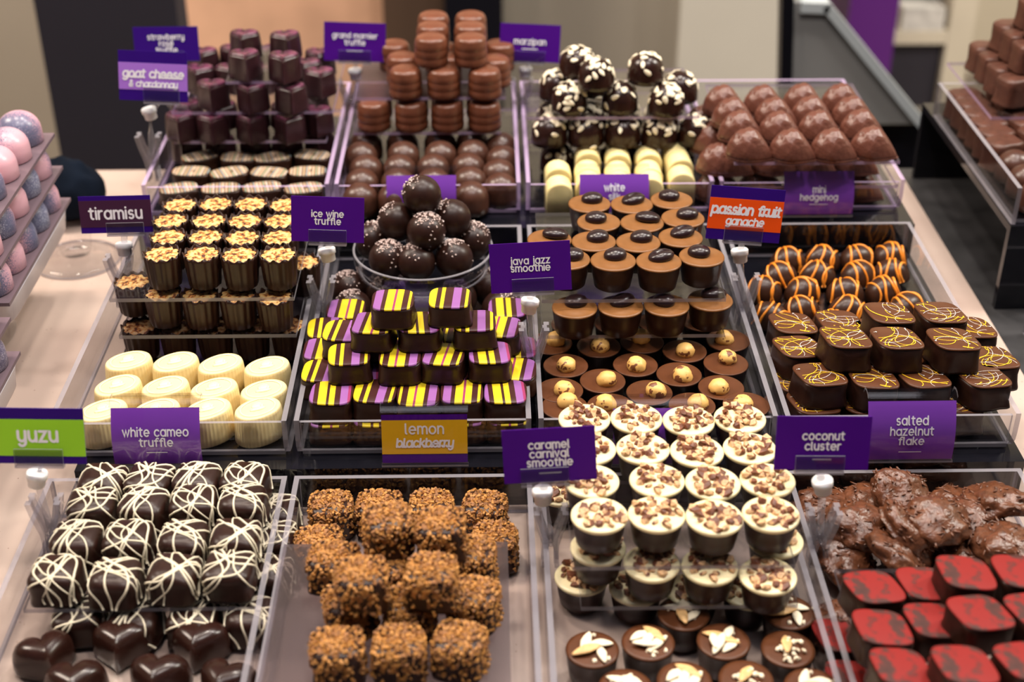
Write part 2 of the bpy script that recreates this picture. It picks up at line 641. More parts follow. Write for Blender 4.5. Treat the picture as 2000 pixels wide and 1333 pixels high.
def tray(c, y0, y1, z, label, group=None):
    x0, x1 = GAP[c] + .0022, GAP[c + 1] - .0022
    r = thing('acrylic_tray', label, 'tray', ((x0 + x1) / 2, (y0 + y1) / 2, z))
    w = (x1 - x0) / 2
    d = (y1 - y0) / 2
    E_ = 'edgelilac' if z == ZT else 'edge'
    mm = M('clear', E_)
    link('floor_panel', mm.add(*slab(-w + WALL, -d + .004, 0.0003, w - WALL, d - WALL, .003), smooth=False).mesh('floor_panel'), r)
    for s in (-1, 1):
        xo, xi = s * w, s * (w - WALL)
        xa, xb = min(xo, xi), max(xo, xi)
        prof = [(-d + .011, 0.0003), (-d + .004, .0025), (-d + .0008, .008), (-d, .014), (-d, TH), (d, TH), (d, 0.0003)]
        n = len(prof)
        vs = [(xa, y, zz) for y, zz in prof] + [(xb, y, zz) for y, zz in prof]
        fs = [tuple(range(n)), tuple(range(2 * n - 1, n - 1, -1))] + [(k, k + n, (k + 1) % n + n, (k + 1) % n) for k in range(n)]
        link('side_wall', M('clear', E_).add(vs, fs, [0, 0] + [1] * n, smooth=False).mesh('side_wall'), r)
    link('front_wall', M('clear', E_).add(*slab(-w + WALL, -d + .004, .003, w - WALL, -d + .004 + .0022, .024), smooth=False).mesh('front_wall'), r)
    link('back_wall', M('clear', E_).add(*slab(-w + WALL, d - WALL, .0003, w - WALL, d, TH), smooth=False).mesh('back_wall'), r)
    return r


ZB, ZM, ZT = .0, .030, .053
YM, YT = .7185, 1.0115
for c, what in enumerate(('dark drizzled squares and hearts', 'crumb-coated truffles', 'nut-topped and almond-topped cups', 'coconut clusters')):
    tray(c, .43, .703, ZB, f'clear acrylic tray on the stone counter holding the {what}')
for c, what in enumerate(('tiramisu cups and white ovals', 'yellow and lilac striped squares', 'bean-topped and hazelnut cups', 'orange-striped domes and swirl-patterned squares')):
    tray(c, YM, .984, ZM, f'clear acrylic tray in the middle row holding the {what}')
for c, what in enumerate(('dusted hearts and finely striped ovals', 'barrel truffles over round truffles', 'almond-flaked domes and white sticks', 'milk chocolate hedgehogs')):
    tray(c, YT, 1.232, ZT, f'clear acrylic tray in the rear row holding the {what}')


def plate(x0, x1, y0, y1, z, label, mat='clear', th=.003):
    """loose acrylic sheet whose upper face is at z"""
    mm = M(mat, 'edgelilac' if y0 > .98 else 'edge')
    mm.add(*slab(-(x1 - x0) / 2, -(y1 - y0) / 2, 0, (x1 - x0) / 2, (y1 - y0) / 2, th - .0003), smooth=False)
    o = link('acrylic_plate', mm.mesh('acrylic_plate'), None, ((x0 + x1) / 2, (y0 + y1) / 2, z - th))
    return tag(o, label, 'plate')


# ------------------------------------------------------------------ confection shapes
def cup_prof(rt, rb, h, lip=.0004):
    return [(rb * .9, 0), (rb, .0008), (rb + (rt - rb) * .5, h * .5), (rt - lip, h - .001), (rt, h - .0004), (rt - .0003, h)]


def enrobed(s, h, p=5, n=40, rnd_e=.004, foot=.0006, seed=0, sy=1., amp=.0006):
    prof = [(s - .003, 0), (s + foot, .0006), (s + foot * .6, .0022), (s - .0004, h * .35), (s - .0004, h * .65)]
    for k in range(1, 7):
        a = k / 6 * PI / 2
        prof.append((s - .0004 - rnd_e * (1 - math.cos(a)), h - rnd_e + rnd_e * math.sin(a)))
    prof += [(s * .55, h + .0003), (s * .2, h + .0004)]
    vs, fs = lathe(prof, n, p, 1, sy)
    o = Vector((seed * 3.1, seed * 1.7, 0))
    vs = [(x + amp * noise.noise(Vector((x, y, z)) * 90 + o) * 2, y + amp * noise.noise(Vector((y, z, x)) * 90 + o) * 2, z + (amp * noise.noise(Vector((x, y, 0)) * 110 + o) if z > h * .4 else 0)) for x, y, z in vs]
    return vs, fs


def drape(mb, center_h, nlines, seed, r=.0007, mat='drizzle', alphas=None, offs=None, lo=-.2, jitter=.12, maxd=.007, ycut=None):
    """tubes of icing laid over a body: rays from its inside meet the surface"""
    rr = random.Random(seed)
    bvh = mb.bvh()
    out = M(mat)
    for i in range(nlines):
        al = alphas[i] if alphas else rr.uniform(0, PI)
        d = offs[i] if offs else rr.uniform(-maxd, maxd)
        u = Vector((math.cos(al), math.sin(al), 0))
        nrm = Vector((-math.sin(al), math.cos(al), 0))
        ph1, ph2 = rr.uniform(0, 6), rr.uniform(0, 6)
        path = []
        for k in range(27):
            f = lo * PI + (1 - 2 * lo) * PI * k / 26
            c = nrm * (d + jitter * .01 * math.sin(f * 2.3 + ph1)) + Vector((0, 0, center_h))
            dr = u * math.cos(f) + Vector((0, 0, math.sin(f))) + nrm * (jitter * math.sin(f * 1.7 + ph2))
            hit = bvh.ray_cast(c, dr.normalized())
            if hit[0] is not None and hit[0].z > .0012:
                path.append(hit[0] + dr.normalized() * r * .35)
        if len(path) > 3:
            out.add(*tube(path, r * rr.uniform(.75, 1.25), 6))
    return out


# drizzled dark squares (about 3 cm)
K_DRIZ = Kind('drizzled_truffle', 'chocolate')
for s in range(5):
    b = M('dark').add(*enrobed(.0138, .0180, 4.2, 40, .0055, seed=s))
    d = drape(b, .006, 8, 40 + s, .00062, jitter=.3)
    K_DRIZ.vars.append([part('shell', b.mesh('shell')), part('drizzle', d.mesh('drizzle'))])


def heart_xy(t_):
    x = 16 * math.sin(t_) ** 3 / 17
    y = (13 * math.cos(t_) - 5 * math.cos(2 * t_) - 2 * math.cos(3 * t_) - math.cos(4 * t_)) / 17
    return x, y + .1


def heart_mesh(mats, s, prof, n=44, split=None):
    vs, fs, mi = [], [], []
    for q, z in prof:
        for k in range(n):
            x, y = heart_xy(2 * PI * k / n)
            vs.append((x * s * q, y * s * q, z))
    for j in range(len(prof) - 1):
        for k in range(n):
            k2 = (k + 1) % n
            fs.append((j * n + k2, j * n + k, (j + 1) * n + k, (j + 1) * n + k2))
    b = (len(prof) - 1) * n
    fs.append(tuple(range(n)))
    fs.append(tuple(range(b + n - 1, b - 1, -1)))
    return vs, fs


K_HEART = Kind('heart_chocolate', 'chocolate')
hp = [(1, 0), (1.02, .001), (1.0, .006), (.96, .0105), (.87, .0140), (.73, .0162), (.55, .0175), (.33, .0181), (.1, .0183)]
K_HEART.vars.append([part('heart', M('darker').add(*heart_mesh(0, .0172, hp, 64)).mesh('heart'))])

# tall dusted hearts
K_ROSE = Kind('dusted_heart_truffle', 'chocolate')
hp = [(.99, 0), (1.01, .001), (.98, .010), (.93, .0180), (.88, .0202)]
hp2 = [(.88, .0202), (.82, .0213), (.74, .0220), (.66, .0223), (.56, .0220), (.45, .0215), (.3, .0213), (.1, .0213)]
K_ROSE.vars.append([part('shell', M('darktop').add(*heart_mesh(0, .0145, hp)).mesh('shell')), part('dusted_top', M('dust').add(*heart_mesh(0, .0145, hp2)).mesh('dusted_top'))])

# finely striped ovals
K_OVAL = Kind('striped_oval_truffle', 'chocolate')
for key in ('pinA', 'pinB', 'pinC'):
    b = M('semi').add(*enrobed(.0158, .0120, 2.6, 36, .002, seed=3, sy=.64))
    tp = M(key).add(*lathe([(.0152, .0121), (.0151, .0126), (.01, .0127)], 36, 2.6, 1, .63, cap0=False))
    K_OVAL.vars.append([part('shell', b.mesh('shell')), part('transfer_top', tp.mesh('transfer_top'))])

# white cameo ovals
K_CAMEO = Kind('cameo_truffle', 'chocolate')
def flute(a, z): return 1 + (.012 * math.cos(40 * a) if z < .0195 else 0)
prof = [(.0156, 0), (.0164, .0008), (.0161, .006), (.0157, .013), (.0152, .0188), (.0148, .0205), (.0139, .0212), (.0132, .0209), (.0127, .0210), (.006, .0216), (.001, .0218)]
b = M('white').add(*lathe(prof, 160, 2.15, 1, .74, rfun=flute))
rel = M('whitetop')
vs, fs = lathe([(.0122, .0211), (.0118, .0217), (.0112, .0218), (.0108, .0214)], 40, 2.1, 1, .74, False, False)
rel.add(vs, fs)
for (cx, cy, a, sx, sy) in ((.0005, .002, .3, .0042, .0032), (-.001, -.0018, -.2, .0055, .0022), (.003, -.0002, .8, .002, .0012)):
    vs, fs = ICO2
    c, s = math.cos(a), math.sin(a)
    rel.add([(cx + (x * c * sx - y * s * sy), cy + (x * s * sx + y * c * sy),   .0215 + z * .0012) for x, y, z in vs], fs)
K_CAMEO.vars.append([part('shell', b.mesh('shell')), part('cameo_relief', rel.mesh('cameo_relief'))])

# tiramisu cups
K_TIRA = Kind('tiramisu_cup', 'chocolate')
for s in range(3):
    n = 120
    prof = [(.0098, 0), (.0106, .001), (.0113, .008), (.0118, .015), (.0122, .0210), (.0124, .0235)]
    vs, fs = lathe(prof, n, 2, cap1=False, rfun=lambda a, z: 1 + .03 * math.cos(15 * a))
    # scalloped lip and inner wall
    base = len(vs)
    ring = [(.0116, .0231), (.0108, .0212)]
    for r_, z in ring:
        for k in range(n):
            a = 2 * PI * k / n
            vs.append((r_ * math.cos(a), r_ * math.sin(a), z))
    top = 5 * n
    for k in range(n):
        a = 2 * PI * k / n
        w = .0011 * math.cos(11 * a + s)
        x, y, z = vs[top + k]
        vs[top + k] = (x, y, z + w)
        x, y, z = vs[base + k]
        vs[base + k] = (x * (1 + .06 * math.cos(11 * a + s)), y * (1 + .06 * math.cos(11 * a + s)), z + w)
    for j, b_ in ((top, base), (base, base + n)):
        for k in range(n):
            k2 = (k + 1) % n
            fs.append((j + k, j + k2, b_ + k2, b_ + k))
    shell = M('cup').add(vs, fs)
    fl = [(.0001, .0249)]
    vs, fs = lathe([(.0108, .0218), (.0104, .0222), (.007, .0226), (.0005, .0227)], n, 2, rfun=lambda a, z: 1 + (.085 * math.cos(11 * a + s) if z < .0224 else .0), cap0=False)
    vs = [(x, y, z + .0004 * noise.noise(Vector((x, y, s)) * 400)) for x, y, z in vs]
    K_TIRA.vars.append([part('shell', shell.mesh('shell')), part('toasted_cream', M('toast').add(vs, fs).mesh('toasted_cream'), (0, 0, 0), (0, 0, s * 1.3))])

# nut-topped white cups
NUT = []
for s in range(6):
    mats = ('nutpale', 'nutskin') if s % 3 else ('nutskin', 'nutpale')
    q = (1.25, .8, 1.0, 1.1, .7, .95)[s]
    vs, fs = chunk(s, .0035 * q, .0023 * q, .0018 * q)
    mi = [1 if (Vector(vs[f[0]]).x + Vector(vs[f[1]]).x) > .0018 else 0 for f in fs]
    NUT.append(M(*mats).add(vs, fs, mi, smooth=False).mesh('nut_piece'))
K_CARA = Kind('nut_topped_cup', 'chocolate')
for s in range(4):
    rr = random.Random(90 + s)
    sh = M('cup').add(*lathe(cup_prof(.0148, .0120, .0166), 40))
    tp = M('whitetop').add(*lathe([(.0148, .0158), (.01535, .0166), (.0154, .0176), (.0149, .0183), (.013, .0186), (.006, .0187), (.001, .0187)], 48, cap0=False))
    vv = [part('shell', sh.mesh('shell')), part('white_top', tp.mesh('white_top'))]
    pts = []
    while len(pts) < 21:
        a, r_ = rr.uniform(0, 6.28), .0118 * math.sqrt(rr.random())
        p = (r_ * math.cos(a) + rr.choice((-.001, .001)), r_ * math.sin(a) + .0006)
        if all(math.hypot(p[0] - q[0], p[1] - q[1]) > .0034 for q in pts) or rr.random() < .05:
            pts.append(p)
    for p in pts:
        vv.append(part('nut_piece', NUT[rr.randrange(6)], (p[0], p[1], .0187 + rr.uniform(.0004, .0012)), (rr.uniform(-.5, .5), rr.uniform(-.5, .5), rr.uniform(0, 6))))
    K_CARA.vars.append(vv)

# almond-sliver cups
SLIV = []
for s in range(4):
    rr = random.Random(s)
    L, W = rr.uniform(.0066, .0090), rr.uniform(.0022, .0032)
    vs, fs = ICO2
    vs = [(x * L, y * W * (1 - .35 * abs(x)), z * .0009 + .0006 * math.cos(x * 2)) for x, y, z in vs]
    SLIV.append(M('almond' if s != 2 else 'almondtan').add(vs, fs).mesh('almond_sliver'))
CRU = []
for s in range(3):
    CRU.append(M('almond').add(*chunk(30 + s, .0017, .0013, .0009), smooth=False).mesh('almond_bit'))
K_ALM = Kind('almond_topped_cup', 'chocolate')
for s in range(5):
    rr = random.Random(50 + s)
    sh = M('cup').add(*lathe(cup_prof(.0142, .0118, .0180), 40))
    tp = M('milktop').add(*lathe([(.0139, .0176), (.0141, .0181), (.012, .0183), (.001, .0184)], 40, cap0=False))
    vv = [part('shell', sh.mesh('shell')), part('chocolate_top', tp.mesh('chocolate_top'))]
    if s in (3,):
        for k in range(26):
            a, r_ = rr.uniform(0, 6.28), .0088 * math.sqrt(rr.random())
            vv.append(part('almond_bit', CRU[k % 3], (r_ * math.cos(a), r_ * math.sin(a) - .002, .0184 + rr.uniform(.0004, .0024)), (rr.uniform(-1, 1), rr.uniform(-1, 1), rr.uniform(0, 6))))
        vv.append(part('almond_sliver', SLIV[2], (0, .002, .0204), (.1, .2, 1.1)))
    else:
        base = [(-.004, .004), (.003, .0045), (-.002, -.0035), (.0045, -.003), (0, .0005), (-.006, -.002)]
        for k, (x, y) in enumerate(base[: 4 + s % 3]):
            vv.append(part('almond_sliver', SLIV[(k + s) % 4], (x + rr.uniform(-.001, .001), y + rr.uniform(-.001, .001), .0193 + .0006 * (k % 3)), (rr.uniform(-.12, .12), rr.uniform(-.12, .12), rr.uniform(0, 3.1))))
        for k in range(4):
            a, r_ = rr.uniform(0, 6.28), .011 * math.sqrt(rr.random())
            vv.append(part('almond_bit', CRU[k % 3], (r_ * math.cos(a), r_ * math.sin(a), .0188), (rr.uniform(-1, 1), 0, rr.uniform(0, 6))))
    K_ALM.vars.append(vv)

# hazelnut cups
for k_, (a_, b_) in enumerate(((.58, .61), (.50, .53), (.64, .67))):
    t = NT('roasted_hazelnut')
    t.link(t.ramp(t.noise(170 + 40 * k_, 2), [(a_, (.74, .44, .13)), (b_, (.17, .055, .02))]), t.b.inputs['Base Color'])
    t.b.inputs['Roughness'].default_value = .45
    MT['haz%d' % k_] = t.m
K_HAZ = Kind('hazelnut_cup', 'chocolate')
HN = []
for s in range(5):
    vs, fs = ICO3
    rr = random.Random(s)
    o = Vector((s * 5.3, 0, 1))
    vs2, cut = [], []
    for x, y, z in vs:
        k = .0064 * (1 + .10 * noise.noise(Vector((x, y, z)) * 2 + o) + .05 * noise.noise(Vector((x, y, z)) * 5 + o))
        vs2.append((x * k * 1.05, y * k, z * k * .90 + .0022))
    HN.append(M('haz%d' % (0, 2, 1, 2, 0)[s]).add(vs2, fs).mesh('hazelnut'))
for s in range(5):
    rr = random.Random(70 + s)
    sh = M('cup').add(*lathe(cup_prof(.0148, .0120, .0183), 44))
    tp = M('milktop').add(*lathe([(.0144, .0177), (.0147, .0184), (.0142, .0186), (.012, .0183), (.001, .0184)], 44, cap0=False))
    a = rr.uniform(0, 6.28)
    K_HAZ.vars.append([part('shell', sh.mesh('shell')), part('chocolate_top', tp.mesh('chocolate_top')), part('hazelnut', HN[s], (.0035 * math.cos(a), .0035 * math.sin(a), .0181), (rr.uniform(-.4, .4), rr.uniform(-.4, .4), a))])

# java cups with a chocolate coffee bean
K_JAVA = Kind('bean_topped_cup', 'chocolate')
vs, fs = ICO3
bean = M('bean').add([(x * .0090, y * .0066 * (1 - .06 * x), max(z, -.3) * .0044 - .0024 * math.exp(-(y / .16) ** 2) * (1 if z > 0 else 0) * (1 - x * x)) for x, y, z in vs], fs).mesh('coffee_bean')
bean2 = M('bean').add([(x * .0078, y * .0068, max(z, -.3) * .0046 * (1 - .15 * y)) for x, y, z in vs], fs).mesh('coffee_bean')
for s in range(5):
    rr = random.Random(20 + s)
    sh = M('cup').add(*lathe(cup_prof(.0150, .0122, .0178), 44))
    prof = [(.0147, .0171), (.0151, .0178), (.0149, .0185), (.0135, .0188), (.0105, .0189), (.0095, .0193), (.004, .0195), (.0005, .0195)]
    tp = M('caramel').add(*lathe(prof, 44, cap0=False, rfun=lambda a, z: 1 + (.05 * math.cos(a + s) if .0188 < z < .0194 else 0)))
    a = rr.uniform(0, 6.28)
    K_JAVA.vars.append([part('shell', sh.mesh('shell')), part('caramel_top', tp.mesh('caramel_top')), part('coffee_bean', bean if s % 2 else bean2, (rr.uniform(-.003, .004), rr.uniform(.001, .0035), .0209), (rr.uniform(-.15, .15), rr.uniform(-.15, .15), rr.uniform(-.5, .5)))])

# lemon squares
K_LEM = Kind('striped_square_truffle', 'chocolate')
for s, key in enumerate(('lemonA', 'lemonB', 'lemonC', 'lemonA')):
    b = M('dark').add(*enrobed(.0136, .0138, 4.4, 44, .0018, seed=10 + s))
    tp = M(key).add(*lathe([(.0133, .0137), (.0132, .0145), (.0126, .0148), (.006, .0149), (.001, .0149)], 44, 3.6, cap0=False))
    K_LEM.vars.append([part('shell', b.mesh('shell')), part('striped_top', tp.mesh('striped_top'), (0, 0, 0), (0, 0, PI if s == 3 else 0))])

# swirl squares: fine curling lines on a flat top
K_SWIRL = Kind('swirl_square_truffle', 'chocolate')
def ribbon(path, w, z):
    vs, fs = [], []
    for i, (x, y) in enumerate(path):
        a, b_ = path[max(0, i - 1)], path[min(len(path) - 1, i + 1)]
        d = Vector((b_[0] - a[0], b_[1] - a[1]))
        d = d.normalized() if d.length > 1e-9 else Vector((1, 0))
        vs += [(x - d.y * w, y + d.x * w, z), (x + d.y * w, y - d.x * w, z)]
    for i in range(len(path) - 1):
        fs.append((2 * i, 2 * i + 1, 2 * i + 3, 2 * i + 2))
    return vs, fs


for s in range(5):
    rr = random.Random(300 + s)
    b = M('dark').add(*enrobed(.0145, .0174, 4.2, 48, .0022, seed=20 + s, amp=.0008))
    tp = M('milktop', 'yellowline', 'whiteline').add(*lathe([(.0146, .0174), (.0145, .0181), (.0137, .0184), (.006, .0184), (.001, .0184)], 48, 3.7, cap0=False))
    for k in range(19):
        mi = 1 if k % 5 < 3 else 2
        cx, cy, r_ = rr.uniform(-.016, .016), rr.uniform(-.016, .016), rr.uniform(.005, .020)
        a0, sw = rr.uniform(0, 6.28), rr.uniform(1.6, 4.6)
        seg, runs = [], []
        for q in range(40):
            a = a0 + sw * q / 39
            x, y = cx + r_ * math.cos(a) * 1.25, cy + r_ * math.sin(a)
            if (abs(x) ** 3 + abs(y) ** 3) ** (1 / 3) < .0136:
                seg.append((x, y))
            elif len(seg) > 2:
                runs.append(seg); seg = []
            else:
                seg = []
        if len(seg) > 2:
            runs.append(seg)
        for g in runs:
            tp.add(*ribbon(g, .00022 if mi == 1 else .00013, .01855 + k * 1e-5), mi=mi, smooth=False)
            if rr.random() < .45:
                x, y = g[-1]
                tp.add(*[[(x + .0006 * math.cos(q), y + .0006 * math.sin(q), .0186 + k * 1e-5) for q in (0, 1.05, 2.1, 3.14, 4.2, 5.24)], [(0, 1, 2, 3, 4, 5)]], mi=mi, smooth=False)
    b.v, tp.v = leaf(b.v), leaf(tp.v)
    K_SWIRL.vars.append([part('shell', b.mesh('shell')), part('swirl_top', tp.mesh('swirl_top'))])

# orange-striped domes
K_ORA = Kind('orange_striped_truffle', 'chocolate')
for s in range(4):
    prof = [(.0132, 0), (.0140, .001), (.0139, .003)] + [(.0139 * math.cos(a), .003 + .0135 * math.sin(a)) for a in [k * PI / 20 for k in range(1, 10)]] + [(.0006, .0166)]
    b = M('semi').add(*lathe(prof, 40, 2.3, 1, .8))
    d = drape(b, .003, 4, 11 + s, .0009, 'orange', alphas=[1.4, 1.75, 1.5, 1.2, 1.65], offs=[-.0085, -.003, .0025, .0078, .0], lo=-.03, jitter=.12)
    K_ORA.vars.append([part('shell', b.mesh('shell')), part('orange_drizzle', d.mesh('orange_drizzle'))])

# crumb coated cubes
K_CRUMB = Kind('crumb_coated_truffle', 'chocolate')
for s in range(3):
    rr = random.Random(500 + s)
    b = M('dark').add(*enrobed(.0131, .0205, 4.5, 40, .005, seed=30 + s))
    cr = M('crumbo', 'crumbd')
    bv = b.bvh()
    for k in range(820):
        d = Vector((rr.gauss(0, 1), rr.gauss(0, 1), rr.gauss(.35, 1))).normalized()
        hit = bv.ray_cast(Vector((0, 0, .0100)), d)
        if hit[0] is None or hit[0].z < .0005:
            continue
        if hit[0].z < .012 and rr.random() < .45:
            continue
        q = Euler((rr.uniform(0, 6), rr.uniform(0, 6), rr.uniform(0, 6))).to_matrix().to_4x4()
        z_ = rr.uniform(.0006, .0016)
        vs, fs = box(-z_, -z_ * .8, -z_ * .45, z_ * .8, z_, z_ * .45)
        vs = [(x * rr.uniform(.6, 1.2), y * rr.uniform(.6, 1.2), w) for x, y, w in vs]
        cr.add(vs, fs, 0 if rr.random() < .6 else 1, False, Matrix.Translation(hit[0]) @ q)
    K_CRUMB.vars.append([part('shell', b.mesh('shell')), part('crumb_coating', cr.mesh('crumb_coating'), stuff=True)])

# salted round truffles
K_SALT = Kind('salted_round_truffle', 'chocolate')
def ball(r, flat=.92):
    vs, fs = ICO4
    return [(x * r, y * r, max(z, -flat) * r + flat * r) for x, y, z in vs], fs
for s in range(4):
    rr = random.Random(600 + s)
    r_ = .0138
    b = M('dark').add(*ball(r_))
    b.add(*lathe([(.0070, .0), (.0078, .0006), (.0072, .0018)], 30))
    sa = M('salt')
    nn = (150, 60, 100, 85)[s]
    ax = Vector(((.2, -.1, 1), (-.6, .1, .9), (-.1, .25, 1), (.35, .1, 1))[s]).normalized()
    for k in range(nn):
        d = (ax + Vector((rr.gauss(0, .42), rr.gauss(0, .42), rr.gauss(0, .42)))).normalized()
        q = Euler((rr.uniform(0, 6), rr.uniform(0, 6), rr.uniform(0, 6))).to_matrix().to_4x4()
        z_ = rr.uniform(.0003, .00065)
        sa.add(*box(-z_, -z_, -z_ * .7, z_, z_, z_ * .7), 0, False, Matrix.Translation(d * r_ * 1.01 + Vector((0, 0, .92 * r_))) @ q)
    K_SALT.vars.append([part('shell', b.mesh('shell')), part('salt_sprinkle', sa.mesh('salt_sprinkle'), stuff=True)])

# plain round truffles
K_ROUND = Kind('round_truffle', 'chocolate')
mm = M('milkball')
MT['milkball'] = simple('round_truffle_chocolate', (.066, .024, .014), .33, var=.2, bump=.2, bscale=160, bdist=.0005)
prof = [(.0125, 0), (.0138, .001), (.0139, .007), (.0136, .012)] + [(.0136 * math.cos(a), .012 + .0125 * math.sin(a)) for a in [k * PI / 20 for k in range(1, 10)]] + [(.0004, .0247)]
K_ROUND.vars.append([part('ball', M('milkball').add(*lathe(prof, 36)).mesh('ball'))])

# barrel truffles
K_BAR = Kind('barrel_truffle', 'chocolate')
prof = [(.0128, 0), (.0137, .0006), (.0139, .003), (.0138, .0060), (.0134, .0068), (.0134, .0072), (.0137, .0080), (.0137, .0124), (.0133, .0132), (.0133, .0136), (.0135, .0144), (.0134, .0182), (.0130, .0190), (.0129, .0194), (.0128, .0206), (.0116, .0226), (.0096, .0237), (.0088, .0235), (.0080, .0239), (.0040, .0246), (.0004, .0247)]
K_BAR.vars.append([part('barrel', M('barrel').add(*lathe(prof, 40)).mesh('barrel'))])

# almond-flaked domes
FLK = []
for s in range(4):
    rr = random.Random(s + 9)
    L, W = rr.uniform(.0024, .0046), rr.uniform(.0014, .0026)
    vs, fs = ICO2
    FLK.append(M('almond').add([(x * L, y * W * (1 - .25 * x), z * .0005) for x, y, z in vs], fs).mesh('almond_flake'))
K_MARZ = Kind('almond_flaked_dome', 'chocolate')
for s in range(4):
    rr = random.Random(700 + s)
    prof = [(.0140, 0), (.0150, .001), (.0149, .005), (.0146, .009)] + [(.0146 * math.cos(a), .009 + .0145 * math.sin(a)) for a in [k * PI / 20 for k in range(1, 10)]] + [(.0004, .0236)]
    b = M('darker').add(*lathe(prof, 40))
    bv = b.bvh()
    vv = [part('shell', b.mesh('shell'))]
    for k in range((20, 34, 24, 38)[s]):
        d = Vector((rr.gauss(0, .55), rr.gauss(-.1, .55), rr.gauss(.75, .4))).normalized()
        hit = bv.ray_cast(Vector((0, 0, .009)), d)
        if hit[0] is None:
            continue
        nrm = Vector(hit[1])
        if nrm.dot(d) < 0:
            nrm = -nrm
        q = nrm.to_track_quat('Z', 'Y').to_matrix() @ Euler((rr.uniform(-.3, .3), rr.uniform(-.3, .3), rr.uniform(0, 6))).to_matrix()
        vv.append(part('almond_flake', FLK[k % 4], tuple(hit[0] + nrm * .0004), tuple(q.to_euler())))
    K_MARZ.vars.append(vv)

# white ridged sticks
K_SILK = Kind('white_stick_truffle', 'chocolate')
vs, fs = [], []
arch = [(-.0103, 0), (-.0103, .018)] + [(-.0103 * math.cos(a), .018 + .0095 * math.sin(a)) for a in [k * PI / 12 for k in range(1, 12)]] + [(.0103, .018), (.0103, 0)]
ys = [-.0085, -.0079, -.003, -.0024, -.0018, .0018, .0024, .003, .0079, .0085]
sc = [.93, 1, 1, .96, 1, 1, .96, 1, 1, .93]
n = len(arch)
for y, k in zip(ys, sc):
    vs += [(x * k, y, z * k if z > .001 else z) for x, z in arch]
for j in range(len(ys) - 1):
    for k in range(n):
        k2 = (k + 1) % n
        fs.append((j * n + k, (j + 1) * n + k, (j + 1) * n + k2, j * n + k2))
fs += [tuple(range(n)), tuple(range(len(ys) * n - 1, (len(ys) - 1) * n - 1, -1))]
K_SILK.vars.append([part('stick', M('cream').add(vs, fs).mesh('stick'))])

# hedgehogs: snout towards +x
K_HEDGE = Kind('hedgehog_chocolate', 'chocolate')
vs, fs = ICO4
out = []
for x, y, z in vs:
    zz = max(z, 0)
    taper = 1 - .62 * max(0, x) ** 1.6
    hx = x * (.0168 if x < 0 else .0200)
    w = .0130 * taper
    hgt = .0205 * (1 - .60 * max(0, x) ** 2.2)
    k = 1
    if x < .42 and z > .12:
        k = 1 + .08 * noise.noise(Vector((x * 5, y * 5, z * 5))) + .05 * abs(noise.noise(Vector((x * 9, y * 9, z * 7)))) + .11 * max(0, math.sin(13 * x + 6 * z) * math.sin(12 * y + 1.2)) * min(1, 2.5 * z)
    out.append((hx, y * w * k, zz * hgt * k + .0012))
hg = M('hedge').add(out, fs)
fl = [(math.cos(2 * PI * k / 48), math.sin(2 * PI * k / 48)) for k in range(48)]
vs = []
for z, q in ((0, 1.02), (.0014, 1.05)):
    for x, y in fl:
        vs.append((x * (.0168 if x < 0 else .0200) * q, y * .0130 * (1 - .62 * max(0, x) ** 1.6) * q, z))
hg.add(vs, [(k, (k + 1) % 48, (k + 1) % 48 + 48, k + 48) for k in range(48)] + [tuple(range(47, -1, -1)), tuple(range(48, 96))], smooth=False)
eyes = M('bean')
for s in (-1, 1):
    v2, f2 = ICO2
    eyes.add([(.0105 + x * .0009, s * .0062 + y * .0009, .0092 + z * .0009) for x, y, z in v2], f2)
K_HEDGE.vars.append([part('body', hg.mesh('body'))])

# coconut clusters
K_CLUS = Kind('coconut_cluster', 'chocolate')
for s in range(5):
    vs, fs = ICO4
    o = Vector((s * 7.7, s * 2.2, 3))
    out = []
    for x, y, z in vs:
        p = Vector((x, y, z))
        e = 1 + .22 * noise.noise(p * 1.7 + o) + .11 * noise.noise(p * 4 + o) + .10 * abs(noise.noise(p * 8 + o)) + .05 * noise.noise(p * 16 + o)
        out.append((x * .0205 * e, y * .0175 * e, (max(z, -.35) * .0105) * e + .0040))
    cl = M('cluster').add(out, fs)
    rr = random.Random(s)
    bv = cl.bvh()
    for k in range(60):
        d = Vector((rr.gauss(0, 1), rr.gauss(0, 1), abs(rr.gauss(0, .7)))).normalized()
        hit = bv.ray_cast(Vector((0, 0, .004)), d)
        if hit[0]:
            q = Euler((rr.uniform(-.5, .5), rr.uniform(-.5, .5), rr.uniform(0, 6))).to_matrix().to_4x4()
            v2, f2 = ICO1
            L = rr.uniform(.0018, .0042)
            cl.add([(x * L, y * .0008, z * .0007) for x, y, z in v2], f2, 0, True, Matrix.Translation(hit[0]) @ q)
    K_CLUS.vars.append([part('cluster', cl.mesh('cluster'))])

# red marbled squares
K_RED = Kind('red_marbled_truffle', 'chocolate')
for s in range(3):
    b = M('dark').add(*enrobed(.0138, .0165, 4.2, 48, .0022, seed=60 + s))
    tp = M('redmarble').add(*lathe([(.0137, .0165), (.0136, .0171), (.0125, .0173), (.001, .0174)], 48, 3.7, cap0=False))
    b.v, tp.v = leaf(b.v), leaf(tp.v)
    K_RED.vars.append([part('shell', b.mesh('shell')), part('marbled_top', tp.mesh('marbled_top'), (0, 0, 0), (0, 0, PI if s == 1 else 0))])

# pink silver domes
K_PINK = Kind('pink_silver_dome', 'chocolate')
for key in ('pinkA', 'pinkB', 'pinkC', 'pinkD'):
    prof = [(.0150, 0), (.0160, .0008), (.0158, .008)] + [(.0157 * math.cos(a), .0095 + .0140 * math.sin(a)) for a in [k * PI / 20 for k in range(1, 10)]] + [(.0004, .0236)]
    K_PINK.vars.append([part('dome', M(key).add(*lathe(prof, 44)).mesh('dome'))])

